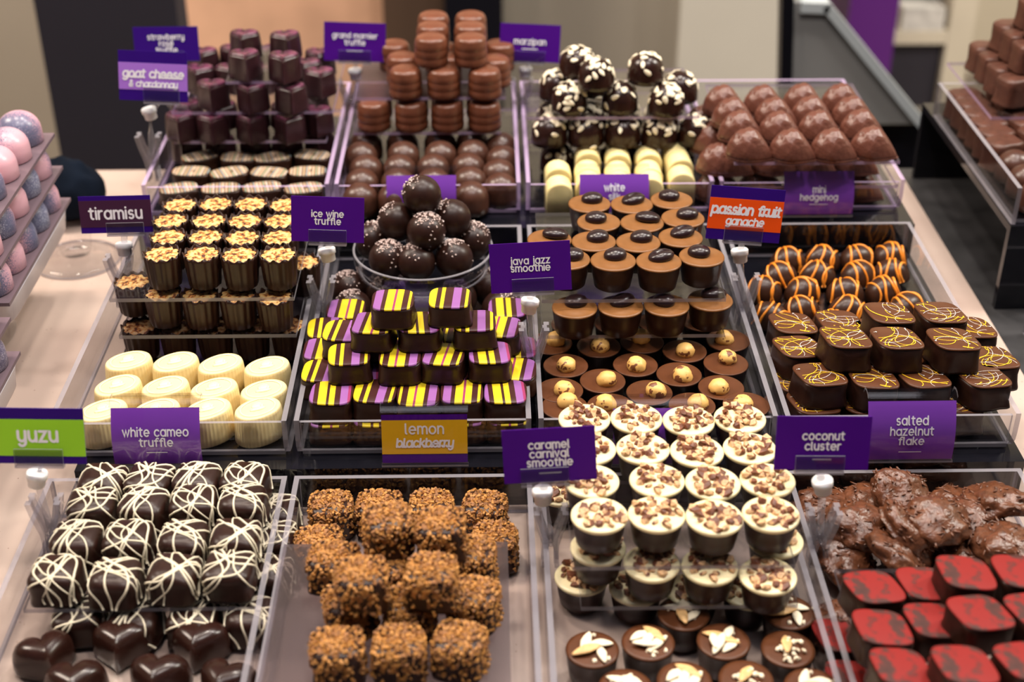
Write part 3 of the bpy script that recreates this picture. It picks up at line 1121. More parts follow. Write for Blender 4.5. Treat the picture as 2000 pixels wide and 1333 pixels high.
# plain milk blocks of the neighbouring display
K_BLOCK = Kind('milk_chocolate_block', 'chocolate')
for s in range(3):
    K_BLOCK.vars.append([part('block', M('milk').add(*enrobed(.0150, .024, 4.2, 36, .0035, seed=80 + s, sy=.8)).mesh('block'))])

# ------------------------------------------------------------------ lettering: a rounded one-line alphabet
def arc(cx, cy, rx, ry, a0, a1, n=14):
    return [(cx + rx * math.cos(R(a0 + (a1 - a0) * k / n)), cy + ry * math.sin(R(a0 + (a1 - a0) * k / n))) for k in range(n + 1)]


def circ(cx=.5): return arc(cx, .5, .5, .5, 0, 360, 24)


GL = {
    'a': ([circ(), [(1, 1), (1, 0)]], 1.0),
    'b': ([circ(), [(0, 1.34), (0, 0)]], 1.0),
    'c': ([arc(.5, .5, .5, .5, 45, 315, 20)], .88),
    'd': ([circ(), [(1, 1.34), (1, 0)]], 1.0),
    'e': ([[(.02, .5), (1, .5)] + arc(.5, .5, .5, .5, 0, 310, 20)], 1.0),
    'f': ([[(.28, 0), (.28, 1.05)] + arc(.62, 1.02, .34, .36, 180, 55, 8), [(0, .95), (.62, .95)]], .62),
    'g': ([circ(), [(1, 1), (1, 0)] + arc(.5, -.02, .5, .45, 0, -140, 12)], 1.0),
    'h': ([[(0, 1.34), (0, 0)], [(0, .55)] + arc(.42, .56, .42, .44, 180, 0, 12) + [(.84, 0)]], .84),
    'i': ([[(0, 1), (0, 0)], [(0, 1.36), (0, 1.375)]], 0.0),
    'j': ([[(.2, 1), (.2, -.15)] + arc(-.08, -.15, .28, .3, 0, -90, 6), [(.2, 1.36), (.2, 1.375)]], .2),
    'k': ([[(0, 1.34), (0, 0)], [(.75, 1), (.05, .42)], [(.28, .6), (.8, 0)]], .8),
    'l': ([[(0, 1.34), (0, .2)] + arc(.2, .2, .2, .2, 180, 260, 5)], .2),
    'm': ([[(0, 1), (0, 0)], [(0, .6)] + arc(.36, .62, .36, .38, 180, 0, 12) + [(.72, 0)], [(.72, .6)] + arc(1.08, .62, .36, .38, 180, 0, 12) + [(1.44, 0)]], 1.44),
    'n': ([[(0, 1), (0, 0)], [(0, .55)] + arc(.42, .56, .42, .44, 180, 0, 12) + [(.84, 0)]], .84),
    'o': ([circ()], 1.0),
    'p': ([circ(), [(0, 1), (0, -.5)]], 1.0),
    'q': ([circ(), [(1, 1), (1, -.5)]], 1.0),
    'r': ([[(0, 1), (0, 0)], [(0, .5)] + arc(.42, .55, .42, .45, 180, 75, 8)], .5),
    's': ([arc(.36, .74, .30, .26, 40, 250, 12) + arc(.36, .26, .33, .26, 80, -140, 12)], .72),
    't': ([[(.26, 1.28), (.26, .3)] + arc(.52, .3, .26, .3, 180, 280, 7), [(0, 1), (.62, 1)]], .62),
    'u': ([[(0, 1), (0, .44)] + arc(.42, .44, .42, .44, 180, 360, 12) + [(.84, 1)], [(.84, 1), (.84, 0)]], .84),
    'v': ([[(0, 1), (.42, 0), (.84, 1)]], .84),
    'w': ([[(0, 1), (.36, 0), (.68, .95), (1.0, 0), (1.36, 1)]], 1.36),
    'y': ([[(0, 1), (0, .44)] + arc(.42, .44, .42, .44, 180, 360, 12) + [(.84, 1)], [(.84, 1), (.84, -.02)] + arc(.42, -.05, .42, .42, 0, -140, 10)], .84),
    'z': ([[(0, 1), (.75, 1), (.02, 0), (.8, 0)]], .78),
    '&': ([[(.95, 0), (.25, 1.0)] + arc(.45, 1.15, .23, .25, 200, -20, 8) + [(.2, .55)] + arc(.4, .3, .38, .32, 140, 350, 10) + [(.95, .6)]], .95),
    ' ': ([], .35),
}
GL['\u00e9'] = (GL['e'][0] + [[(.45, 1.25), (.75, 1.34)]], 1.0)


SXL = .80


def word_width(w, gap):
    return sum(GL[ch][1] * SXL + gap for ch in w) - gap


def lettering(mb, lines, zc, xh, pitch, y, mi=0, script=False, stroke=.19, gap=.33, zfun=None, slant=None):
    """lines centred on x = 0 and z = zc, drawn on the plane y"""
    gap = .29 if script else gap
    stroke *= 1.18
    xh *= .90
    sl = (.12 if script else 0) if slant is None else slant
    n = len(lines)
    cnt = 0
    for li, w in enumerate(lines):
        zb = zc + ((n - 1) / 2 - li) * pitch - xh * .5
        x = -word_width(w, gap) / 2
        for ci, ch in enumerate(w):
            strokes, adv = GL[ch]
            strokes = list(strokes)
            if script and ch != ' ' and ci + 1 < len(w) and w[ci + 1] != ' ':
                strokes.append(arc(adv + gap * .6, .18, gap * .6 + .05, .18, 180, 360, 6))
            for st in strokes:
                cnt += 1
                pts = [((x + px * SXL + py * sl) * xh, zb + py * xh) for px, py in st]
                hw = stroke * xh * .5
                yy = y - (cnt % 7) * 1.5e-5
                def place(a, b):
                    return (a, yy + (zfun(b) if zfun else 0), b)
                P = [Vector(pts[0])]
                for q in pts[1:]:
                    if (Vector(q) - P[-1]).length > 1e-7:
                        P.append(Vector(q))
                closed = len(P) > 5 and (P[0] - P[-1]).length < 1e-6
                if len(P) < 2:
                    continue
                dirs = [(P[i + 1] - P[i]).normalized() for i in range(len(P) - 1)]
                L, Rr = [], []
                for i, q in enumerate(P):
                    if closed and i in (0, len(P) - 1):
                        a, b = dirs[-1], dirs[0]
                    else:
                        a, b = dirs[max(0, i - 1)], dirs[min(len(dirs) - 1, i)]
                    m = a + b
                    m = m.normalized() if m.length > .2 else a
                    k = hw / max(.45, m.dot(a))
                    nrm = Vector((-m.y, m.x)) * k
                    L.append(q + nrm)
                    Rr.append(q - nrm)
                vs = [place(*q) for q in L] + [place(*q) for q in Rr]
                n_ = len(P)
                fs = [(i, i + n_, i + 1 + n_, i + 1) for i in range(n_ - 1)]
                if not closed:
                    for q, d in ((P[0], -dirs[0]), (P[-1], dirs[-1])):
                        a0 = math.atan2(d.y, d.x)
                        b0 = len(vs)
                        vs += [place(q.x + hw * math.cos(a0 + (k - 4) * PI / 8), q.y + hw * math.sin(a0 + (k - 4) * PI / 8)) for k in range(9)]
                        fs.append(tuple(range(b0, b0 + 9)))
                mb.add(vs, fs, mi, False)
            x += adv * SXL + gap
    return mb


# ------------------------------------------------------------------ clip signs
def clip_sign(label, card, wpx, hpx, roll, clip, zrim, cap, lines, base='purple', band=None, blocks=None, rule=None, lean=14, yaw=0., holder=0.):
    """card = photo centre of the card; clip = photo point where the clip grips a tray rim at height zrim"""
    cx, cy = U(clip[0], clip[1], zrim)
    root = thing('clip_sign', label, 'sign', (cx, cy, zrim), (0, 0, 0), 'small cards on clear clips along the trays')
    X, Z = V(card[0], card[1], cy)
    D = depth(X, cy, Z)
    W = wpx * D / F
    ang = math.atan2(H - Z, cy)
    Hh = hpx * D / F / math.cos(ang - R(lean))
    # card with colour band and writing
    m = M(base)
    m.add(*box(-W / 2, -.0003, -Hh / 2, W / 2, .0003, Hh / 2), smooth=False)
    co = link('card', m.mesh('card'), root, (X - cx, 0, Z - zrim), (-R(lean), R(roll), R(yaw)))
    if band:
        mat, z0, z1 = band
        bm = M(mat).add(*box(-W / 2, -.0005, -Hh / 2 + z0 * Hh, W / 2, -.0003, -Hh / 2 + z1 * Hh), smooth=False)
        b = link('colour_band', bm.mesh('colour_band'), co)
    lm = M('ink')
    for txt, zc, xh, pitch, script, stroke in lines:
        lettering(lm, txt, (zc - .5) * Hh, xh * Hh, pitch * Hh, -.0007, script=script, stroke=stroke)
    if rule:
        lm.add(*box(-rule[1] * W, -.0006, (rule[0] - .5) * Hh - .00035, rule[1] * W, -.00055, (rule[0] - .5) * Hh + .00035), smooth=False)
    link('lettering', lm.mesh('lettering'), co)
    # holder channel at the foot of the card
    hw, hz = W * .26, Hh * .28
    hm = M('crystal', 'edge')
    for y in (-.0022, .0010):
        hm.add(*slab(-hw, y, -Hh / 2 - .001, hw, y + .0010, -Hh / 2 + hz), smooth=False)
    hm.add(*slab(-hw, -.0022, -Hh / 2 - .0022, hw, .0020, -Hh / 2 - .0010), smooth=False)
    hx = holder * W
    link('card_holder', hm.mesh('card_holder'), co, (hx, 0, 0))
    # white swivel cap
    cX, cZ = V(cap[0], cap[1], cy)
    prof = [(.0042, -.0045), (.0048, -.004), (.0050, .0005), (.0058, .0008), (.0060, .004), (.0054, .0048), (.003, .005)]
    vs, fs = lathe(prof, 28)
    link('swivel_cap', M('plastic').add(vs, fs).mesh('swivel_cap'), root, (cX - cx, 0, cZ - zrim), (R(rnd.uniform(-14, 4)), R(rnd.uniform(-12, 12)), 0))
    # stem from the clip to the card
    top = Vector((X - cx, 0, Z - zrim)) + Vector((hx * .6, .002, -Hh / 2 * .98))
    st = M('crystal').add(*tube([(0, 0, .004), ((cX - cx) * .6, 0, (cZ - zrim) * .6), (cX - cx, 0, cZ - zrim), tuple(top)], .0022, 8))
    link('stem', st.mesh('stem'), root)
    # two jaws gripping the rim, handles flaring upward
    hgt = max(.010, cZ - zrim - .006)
    hgt = min(hgt, .024)
    for s in (-1, 1):
        jm = M('crystal', 'edge')
        prof = [(s * .0052, -.014), (s * .0044, -.004), (s * .0046, .002), (s * .0080, hgt * .6), (s * .0098, hgt), (s * .0064, hgt), (s * .0042, hgt * .62), (s * .0006, .004), (s * .0021, -.003), (s * .0024, -.014)]
        n = len(prof)
        for y0, y1, q in ((-.0058, -.0018, 1), (.0018, .0058, 1), (-.0018, .0018, .86)):
            vs = [(x * q, y0, z) for x, z in prof] + [(x * q, y1, z) for x, z in prof]
            jm.add(vs, [tuple(range(n)), tuple(range(2 * n - 1, n - 1, -1))] + [(k, k + n, (k + 1) % n + n, (k + 1) % n) for k in range(n)], [0, 0] + [1 if k % 4 == 0 else 0 for k in range(n)], False)
        link('clip_jaw', jm.mesh('clip_jaw'), root)
    link('hinge_pin', M('crystal').add(*tube([(0, -.0062, .003), (0, .0062, .003)], .0013, 8)).mesh('hinge_pin'), root)
    return root


RB, RM, RT = ZB + TH, ZM + TH, ZT + TH
clip_sign('purple card with white writing half hidden behind the lilac-banded card', (325, 86), 126, 66, -.5, (345, 213), RT, (332, 170), [(['strawberry', 'ros\u00e9', 'truffle'], .50, .125, .19, False, .2)], base='indigo')
clip_sign('purple card with a broad lilac band beside the dusted hearts', (299, 149), 133, 96, 3.0, (297, 318), RT, (293, 222), [(['goat cheese'], .53, .128, .2, True, .28), (['& chardonnay'], .33, .095, .2, True, .26)], base='indigo', band=('lilac', .22, .76), holder=.12)
clip_sign('purple card between the dusted hearts and the barrel truffles', (693, 82), 120, 74, 2.5, (684, 205), RT, (694, 145), [(['grand marnier', 'truffle'], .56, .108, .18, False, .2)], rule=(.27, .13))
clip_sign('purple card between the barrel truffles and the almond-flaked domes', (1035, 84), 118, 72, 3.0, (1020, 200), RT, (1026, 142), [(['marzipan'], .52, .125, .2, False, .2)], rule=(.34, .13))
clip_sign('plum coloured card with purple edges beside the tiramisu cups', (226, 419), 140, 72, -1.0, (240, 560), RM, (243, 487), [(['tiramisu'], .50, .24, .2, False, .22)], base='indigo', band=('plum', .16, .88), holder=.12)
clip_sign('purple card beside the bowl of salted round truffles', (640, 429), 142, 88, 2.5, (632, 605), RM, (640, 498), [(['ice wine', 'truffle'], .53, .113, .165, False, .22)])
clip_sign('purple card in front of the bean-topped cups', (1036, 522), 158, 96, -3.0, (1042, 700), RM, (1034, 598), [(['java jazz', 'smoothie'], .55, .112, .15, False, .22)], holder=.02)
clip_sign('purple card with a broad red-orange band above the orange-striped truffles', (1456, 419), 146, 104, 5.0, (1452, 600), RM, (1445, 500), [(['passion fruit'], .56, .14, .2, True, .28), (['ganache'], .35, .11, .2, True, .26)], base='indigo', band=('redorange', .20, .78))
clip_sign('purple card with a broad lime green band near the drizzled squares', (74, 852), 182, 108, 1.5, (100, 1040), RB, (72, 936), [(['yuzu'], .50, .20, .2, False, .23)], base='indigo', band=('lime', .14, .80))
clip_sign('purple card in front of the nut-topped cups', (1073, 889), 182, 104, -3.2, (1075, 1060), RB, (1060, 970), [(['caramel', 'carnival', 'smoothie'], .52, .115, .165, False, .23)], rule=(.17, .12), holder=-.06)
clip_sign('purple card above the coconut clusters', (1607, 866), 186, 104, 1.0, (1600, 1060), RB, (1607, 950), [(['coconut', 'cluster'], .53, .118, .19, False, .22)], rule=(.20, .1), holder=-.02)


# ------------------------------------------------------------------ front card holders hooked on the trays
def front_sign(label, px, wpx, y0, z0, hgt, lines, base='violet', band=None, rule=None, back=.013, flat=False, lift=.0006):
    X, _ = U(px, 900, z0)
    X = U(px, {ZM: 890, ZT: 420}[z0], z0)[0]
    D = depth(X, y0, z0 + hgt / 2)
    W = wpx * D / F
    root = thing('tray_sign', label, 'sign', (X, y0 - back, z0 + lift), (0, 0, 0), 'cards hooked on the tray fronts')
    lean = back - .0022
    bul = 0 if flat else .0040

    def yf(z):
        t_ = max(0, min(1, z / hgt))
        return lean * t_ - bul * math.sin(PI * t_)
    N = 12
    cm = M(base)
    vs, fs = [], []
    for k in range(N + 1):
        z = .002 + (hgt - .004) * k / N
        vs += [(-W / 2, yf(z), z), (W / 2, yf(z), z)]
    for k in range(N):
        fs.append((2 * k, 2 * k + 1, 2 * k + 3, 2 * k + 2))
    n0 = len(vs)
    vs += [(x, y + .0005, z) for x, y, z in vs]
    fs += [(b + n0, a + n0, d + n0, c + n0) for a, b, c, d in fs[:N]]
    cm.add(vs, fs)
    card = link('card', cm.mesh('card'), root)
    if band:
        bm = M(band[0])
        vs, fs = [], []
        for k in range(N + 1):
            z = .002 + (hgt - .004) * (band[1] + (band[2] - band[1]) * k / N)
            vs += [(-W / 2, yf(z) - .0003, z), (W / 2, yf(z) - .0003, z)]
        bm.add(vs, [(2 * k, 2 * k + 1, 2 * k + 3, 2 * k + 2) for k in range(N)])
        link('colour_band', bm.mesh('colour_band'), card)
    lm = M('ink')
    for txt, zc, xh, pitch, script, stroke in lines:
        lettering(lm, txt, zc * hgt, xh * hgt, pitch * hgt, -.0006, script=script, stroke=stroke, zfun=yf)
    if rule:
        z = rule[0] * hgt
        lm.add([(-rule[1] * W, yf(z) - .0006, z - .0003), (rule[1] * W, yf(z) - .0006, z - .0003), (rule[1] * W, yf(z) - .0006, z + .0003), (-rule[1] * W, yf(z) - .0006, z + .0003)], [(0, 1, 2, 3)], 0, False)
    if lm.v:
        link('lettering', lm.mesh('lettering'), card)
    hm = M('clear', 'edge')
    vs, fs, mi = [], [], []
    for k in range(N + 1):
        z = .001 + (hgt - .0005) * k / N
        vs += [(-W / 2 - .0005, yf(z) - .0011, z), (W / 2 + .0005, yf(z) - .0011, z)]
    hm.add(vs, [(2 * k, 2 * k + 1, 2 * k + 3, 2 * k + 2) for k in range(N)], [0] * N)
    hm.add(*slab(-W / 2 - .0005, -.0012, 0, W / 2 + .0005, .0018, .0014), smooth=False)
    # rounded hook over the front wall
    yt = lean
    path = [(yt - .001, hgt), (yt + .0015, hgt + .0018), (yt + .0045, hgt + .0024), (yt + .0080, hgt + .0014), (yt + .0092, hgt - .002)]
    vs, fs, mi = [], [], []
    for y, z in path:
        vs += [(-W / 2 - .0005, y, z), (W / 2 + .0005, y, z), (W / 2 + .0005, y, z + .0014), (-W / 2 - .0005, y, z + .0014)]
    for k in range(len(path) - 1):
        for q in range(4):
            fs.append((k * 4 + q, k * 4 + (q + 1) % 4, k * 4 + 4 + (q + 1) % 4, k * 4 + 4 + q))
            mi.append(1 if q in (1, 3) else 0)
    hm.add(vs, fs, mi, False)
    link('card_holder', hm.mesh('card_holder'), root)
    return root


front_sign('curved violet card on the tray of round truffles, behind the salted pile', 826, 134, YT, ZT, .034, [], lift=.004)
front_sign('curved violet card on the tray of white sticks, behind the bean-topped cups', 1196, 134, YT, ZT, .034, [(['white', 'silk'], .58, .115, .19, False, .2)], lift=.004)
front_sign('violet card on the tray of milk chocolate hedgehogs', 1590, 136, YT, ZT, .036, [(['mini', 'hedgehog'], .52, .105, .16, False, .2)], rule=(.30, .13), lift=.003)
front_sign('violet card on the tray of white ovals', 324, 170, YM, ZM, .038, [(['white cameo', 'truffle'], .52, .105, .165, False, .2)], rule=(.28, .12), lift=.0045)
front_sign('yellow card on the tray of yellow and lilac striped squares', 832, 166, YM, ZM, .0345, [(['lemon'], .675, .150, .2, False, .19), (['blackberry'], .42, .125, .2, True, .26)], base='purple', band=('mustard', .19, .90), flat=True, back=.010)
front_sign('violet card on the hazelnut cup tray, mostly hidden behind the nut-topped cups', 1276, 168, YM, ZM, .038, [])
front_sign('violet card on the tray of swirl-patterned squares', 1764, 170, YM, ZM, .040, [(['salted', 'hazelnut', 'flake'], .53, .10, .155, False, .2)], rule=(.20, .13), lift=.002)

# ------------------------------------------------------------------ FRONT ROW
# drizzled squares on a clear plate over a lower layer
G = 'white-drizzled dark squares'
h = .0182
layer(K_DRIZ, [[(150, 1186), (262, 1192), (376, 1192), (486, 1188)], [(520, 1104)], [(532, 1036)], [(540, 972)]], .003 + h, h, 'white-drizzled dark square', 'under the clear plate', G, dmin=.0290, ymax=.684)
x0, y0 = U(45, 1190, .0245)
plate(x0, x0 + .1255, y0, y0 + .116, .0245, 'clear plate under the upper white-drizzled dark squares')
layer(K_DRIZ, [[(106, 1106), (222, 1112), (337, 1104), (446, 1098)], [(147, 1038), (248, 1036), (356, 1036), (458, 1034)], [(177, 972), (280, 970), (377, 966), (470, 964)], [(203, 914), (296, 916), (388, 910), (474, 909)]], .0245 + h, h, 'white-drizzled dark square', 'on the plate', G, rot=-.05, jit=.12, dmin=.0283, ymax=.688)
# hearts
for (px, py, a, w) in ((85, 1268, .5, 'leftmost of the rear three'), (232, 1242, .05, 'middle of the rear three'), (385, 1244, -.1, 'rightmost of the rear three'), (142, 1324, .15, 'leftmost of the front three'), (305, 1310, -.05, 'middle of the front three'), (437, 1322, -.3, 'rightmost of the front three')):
    x, y = U(px, py, .017)
    K_HEART.put((x, y, .0030), (0, 0, a), f'glossy dark chocolate heart on the tray floor, {w}', 'dark chocolate hearts')
# crumb coated truffles
G = 'crumb-coated truffles'
h = .0212
layer(K_CRUMB, [[(622, 1046), (966, 1038)], [(645, 977), (741, 964), (842, 966), (946, 977)]], .003 + h, h, 'crumb-coated brown cube', 'on the tray floor', G, dmin=.0275, ymax=.684)
x0, y0 = U(555, 1063, .0300)
plate(x0, x0 + .1270, y0 - .16, y0, .0300, 'frosted acrylic plate under the pile of crumb-coated cubes', 'frosted')
layer(K_CRUMB, [[(658, 1250), (778, 1245), (897, 1240)], [(682, 1160), (800, 1165), (925, 1150)], [(650, 1078), (750, 1090), (920, 1068)]], .0300 + h, h, 'crumb-coated brown cube', 'lower layer on frosted plate', G, dmin=.0285, jit=.25)
layer(K_CRUMB, [[(705, 1110), (842, 1103)], [(757, 1004), (860, 1012)]], .0300 + 2 * h, h, 'crumb-coated brown cube', 'top of the pile on frosted plate', G, dmin=.0285, jit=.3)
# nut topped cups
G = 'white cups topped with chopped nuts'
h = .0187
layer(K_CARA, [[(1145, 1126), (1250, 1144), (1352, 1152), (1450, 1152)], [(1096, 956)]], .003 + h, h, 'nut-topped white-lidded cup', 'bottom layer', G, dmin=.0312, jit=3)
x0, y0 = U(1135, 1183, .0285)
plate(x0, x0 + .117, y0 - .001, y0 + .112, .0285, 'lower clear plate under the nut-topped cups')
layer(K_CARA, [[(1170, 1068), (1277, 1098), (1385, 1104), (1497, 1114)], [(1513, 1060)]], .0285 + h, h, 'nut-topped white-lidded cup', 'layer between the plates', G, dmin=.0312, jit=3)
x0, y0 = U(1118, 1107, .0540)
plate(x0, x0 + .119, y0, y0 + .118, .0540, 'upper clear plate under the nut-topped cups')
layer(K_CARA, [[(1172, 987), (1283, 1000), (1393, 1005), (1502, 1000)], [(1160, 936), (1284, 936), (1391, 940), (1497, 937)], [(1160, 888), (1257, 874), (1358, 879), (1459, 874)], [(1147, 819), (1247, 818), (1343, 822), (1440, 816)]], .0540 + h, h, 'nut-topped white-lidded cup', 'top layer', G, dmin=.0308, jit=3)
# almond cups
G = 'dark cups topped with almond slivers'
layer(K_ALM, [[(1222, 1345), (1337, 1330), (1457, 1327), (1582, 1338)], [(1157, 1269), (1266, 1255), (1408, 1250), (1542, 1263)], [(1340, 1202), (1540, 1206)]], .0214, .0184, 'almond-topped dark cup', 'on the tray floor', G, dmin=.0290, jit=.4, vars_=[4, 1, 3, 0, 0, 1, 2, 3, 4, 0])
# coconut clusters
for k, (px, py, z, a, tx, ty) in enumerate(((1640, 1210, .006, .4, 0, 0), (1648, 1075, .010, 1.2, .1, .1), (1672, 1010, .022, .2, .15, .1), (1760, 950, .024, -.3, .35, .5), (1830, 1000, .034, .8, .2, .1), (1906, 1008, .022, 1.7, .1, -.35), (1948, 968, .028, 2.3, .1, .35), (1968, 1052, .022, .6, .15, .1), (1765, 1020, .030, -.4, -.3, .75), (1745, 1072, .022, -.3, -.3, .65), (1880, 1085, .012, 1.1, .1, 0), (1600, 960, .008, .4, 0, 0), (1700, 955, .010, 1.4, .2, 0), (1850, 940, .008, .3, 0, 0), (1795, 1085, .004, .3, 0, 0))):
    x, y = U(px, py, z + .011)
    w = ['lowest at the tray wall by the plate', 'low against the tray wall, behind the red squares', 'wide one next to the sign clip', 'standing on edge at the back of the heap', 'large one on top of the heap', 'leaning against the large one', 'rear one resting high near the back corner', 'round one at the outer end behind the plate', 'tilted disc in front of the largest', 'tilted disc lying lowest beside the plate', 'low one just behind the plate edge', 'half hidden behind the sign clip', 'low at the back between clip and heap', 'flat at the very back of the tray', 'bottom piece under the tilted discs'][k]
    K_CLUS.put((x, min(y, .683), z), (tx, ty, a), f'rough milk chocolate coconut cluster, {w}', 'coconut clusters in the tray', k)
# red marbled squares
G = 'red-marbled squares'
h = .0174
layer(K_RED, [[(1668, 1325)], [(1642, 1240)]], .003 + h, h, 'red-marbled dark square', 'under the clear plate', G, rot=.1, dmin=.028)
x0, y0 = U(1630, 1112, .038)
plate(x0, x0 + .15, y0 - .13, y0, .038, 'clear plate under the red-marbled squares')
layer(K_RED, [[(1760, 1300), (1880, 1310)], [(1728, 1225), (1822, 1208)], [(1712, 1145), (1806, 1142)]], .038 + h, h, 'red-marbled dark square', 'lower layer on the plate', G, rot=.08, dmin=.028)
layer(K_RED, [[(1885, 1297), (2010, 1290)], [(1928, 1195), (2015, 1190)], [(1897, 1117), (1988, 1117)]], .038 + h + .0142, h, 'red-marbled dark square', 'upper layer on the plate', G, rot=.08, dmin=.029)

# ------------------------------------------------------------------ MIDDLE ROW
ZF = ZM + .003
YI = YM + .0075          # inner face of the front wall
G = 'white oval cameo truffles'
h = .0218
layer(K_CAMEO, [[(200, 799), (302, 802), (403, 802), (500, 808)], [(229, 750), (322, 752), (417, 757), (515, 759)], [(250, 702), (342, 704), (430, 708), (521, 713)]], ZF + h, h, 'ribbed white cameo oval', 'on the tray floor', G, rot=.62, jit=.08, dmin=.0285, ymin=YI + .013)
G = 'tiramisu cups with toasted cream'
h = .0235
layer(K_TIRA, [[(262, 686), (330, 688), (400, 688), (470, 688), (540, 686)]], ZF + h, h, 'tiramisu cup with toasted cream', 'bottom layer', G, jit=3, dmin=.0252, ymin=.838)
x0, y0 = U(232, 655, .0598)
plate(x0, x0 + .118, y0, y0 + .125, .0598, 'lower dark-edged plate between the tiramisu cups', 'smoke')
layer(K_TIRA, [[(318, 570), (390, 573), (463, 573), (535, 577)], [(258, 548), (590, 510)]], .0598 + h, h, 'tiramisu cup with toasted cream', 'layer between the plates', G, jit=3, dmin=.0252)
x0, y0 = U(213, 583, .0866)
plate(x0, x0 + .1215, y0, y0 + .125, .0866, 'upper clear plate under the tiramisu cups')
layer(K_TIRA, [[(316, 493), (394, 493), (467, 495), (543, 494)], [(328, 460), (402, 460), (472, 462), (545, 462)], [(332, 429), (410, 429), (478, 429), (546, 429)], [(353, 398), (419, 396), (491, 396), (556, 398)]], .0866 + h, h, 'tiramisu cup with toasted cream', 'top layer', G, jit=3, dmin=.0250)

G = 'yellow and lilac striped squares'
h = .0150
D_ = 'yellow and lilac striped square'
layer(K_LEM, [[(650, 822), (740, 824), (818, 826), (900, 824), (985, 824)]], ZF + h, h, D_, 'bottom layer', G, jit=.06, dmin=.0278, ymin=YI + .014)
layer(K_LEM, [[(650, 764), (737, 763), (816, 769), (899, 764), (985, 762)], [(632, 718), (1006, 717)], [(634, 677), (1004, 672)], [(645, 638), (988, 632)], [(668, 610), (990, 612)]], ZF + 2 * h, h, D_, 'second layer', G, jit=.08, dmin=.0272, ymin=YI + .014)
layer(K_LEM, [[(682, 690), (781, 692), (866, 690), (957, 687)], [(672, 644), (975, 637)]], ZF + 3 * h, h, D_, 'third layer', G, jit=.10, dmin=.0272)
layer(K_LEM, [[(728, 629), (820, 628), (927, 625)]], ZF + 4 * h, h, D_, 'fourth layer', G, jit=.10)
layer(K_LEM, [[(767, 584), (879, 580)]], ZF + 5 * h, h, D_, 'topmost layer', G, jit=.05, vars_=[0, 2])
# squares inside the pyramid
layer(K_LEM, [[(700, 732), (790, 734), (880, 732), (960, 730)], [(705, 690), (790, 692), (870, 690), (950, 690)]], ZF + h, h, D_, 'inside the pyramid, bottom', G, jit=.05, dmin=.028)
layer(K_LEM, [[(705, 720), (790, 722), (880, 720), (950, 718)], [(705, 680), (790, 680), (870, 680), (940, 678)]], ZF + 2 * h, h, D_, 'inside the pyramid', G, jit=.05, dmin=.028)
layer(K_LEM, [[(740, 650), (820, 650), (900, 650)]], ZF + 3 * h, h, D_, 'inside the pyramid, upper', G, jit=.05, dmin=.028)

G = 'salted round truffles'
h = .0264
layer(K_SALT, [[(672, 606), (990, 605)], [(690, 572), (980, 575)], [(735, 545), (910, 545)], [(690, 535), (940, 535)]], ZF + .0264, h, 'salted dark round truffle', 'below the glass bowl', G, jit=1, dmin=.028)
# glass bowl
bx, by = U(826, 478, .078)
bm = M('clear')
prof = [(.0455, .0), (.0488, .002), (.0505, .010), (.0505, .016)]
bm.add(*lathe(prof, 72, cap0=True, cap1=False))
bm.add(*lathe([(.0488, .016), (.0485, .010), (.0465, .0045), (.044, .003)], 72, cap0=False, cap1=True))
bowl = thing('glass_bowl', 'shallow round clear bowl holding the pile of salted truffles', 'bowl', (bx, by, .0598))
link('bowl_body', bm.mesh('bowl_body'), bowl)
link('rim', M('edge').add(*lathe([(.0488, .0158), (.0490, .0166), (.0503, .0166), (.0505, .0158)], 72, cap0=False, cap1=False)).mesh('rim'), bowl)
link('base_ring', M('edge').add(*lathe([(.0448, .0004), (.0456, -.0003), (.0468, .0004), (.0470, .0014)], 72, cap0=False, cap1=False)).mesh('base_ring'), bowl)
zb = .0630
for (px, py, lvl, v_, w) in ((757, 488, 0, 0, 'front of the bowl, under the second purple card'), (812, 495, 0, 2, 'front middle of the bowl'), (886, 488, 0, 2, 'front of the bowl, towards the purple card'), (728, 452, 0, 3, 'behind the ice wine card in the bowl'), (922, 452, 0, 3, 'at the outer end of the bowl'), (826, 440, 0, 1, 'hidden in the middle of the bowl'), (775, 414, 1, 1, 'second level, towards the tiramisu cups'), (832, 434, 1, 0, 'second level front, covered in salt'), (882, 408, 1, 1, 'second level, towards the bean-topped cups'), (823, 362, 2, 1, 'on the peak of the pile')):
    z = zb + (0, .0205, .0415)[lvl]
    x, y = U(px, py, z + .0200)
    K_SALT.put((x, y, z), (0, 0, rnd.uniform(-.4, .4)), f'salted dark round truffle, {w}', G, v_)

G = 'cups topped with a hazelnut'
h = .0185
layer(K_HAZ, [[(1104, 808), (1195, 788), (1270, 765), (1360, 788), (1450, 794)], [(1103, 759), (1182, 738), (1320, 728), (1410, 754)], [(1105, 712), (1231, 704), (1331, 687), (1414, 708)], [(1094, 673), (1174, 673), (1260, 668), (1397, 667)], [(1120, 642), (1200, 642), (1290, 642), (1375, 642)]], ZF + h, h, 'cup with a hazelnut', 'on the tray floor', G, jit=3, dmin=.0298, ymin=YI + .015)
G = 'cups topped with a chocolate coffee bean'
x0, y0 = U(1060, 655, .0625)
plate(x0, x0 + .121, y0, y0 + .13, .0625, 'lower clear plate under the bean-topped cups')
h = .0193
layer(K_JAVA, [[(1130, 598), (1208, 596), (1300, 594), (1386, 584)]], .0625 + h, h, 'cup with a coffee bean', 'layer between the plates', G, jit=.3, dmin=.0305)
x0, y0 = U(1058, 585, .0890)
plate(x0, x0 + .121, y0, y0 + .13, .0890, 'upper clear plate under the bean-topped cups')
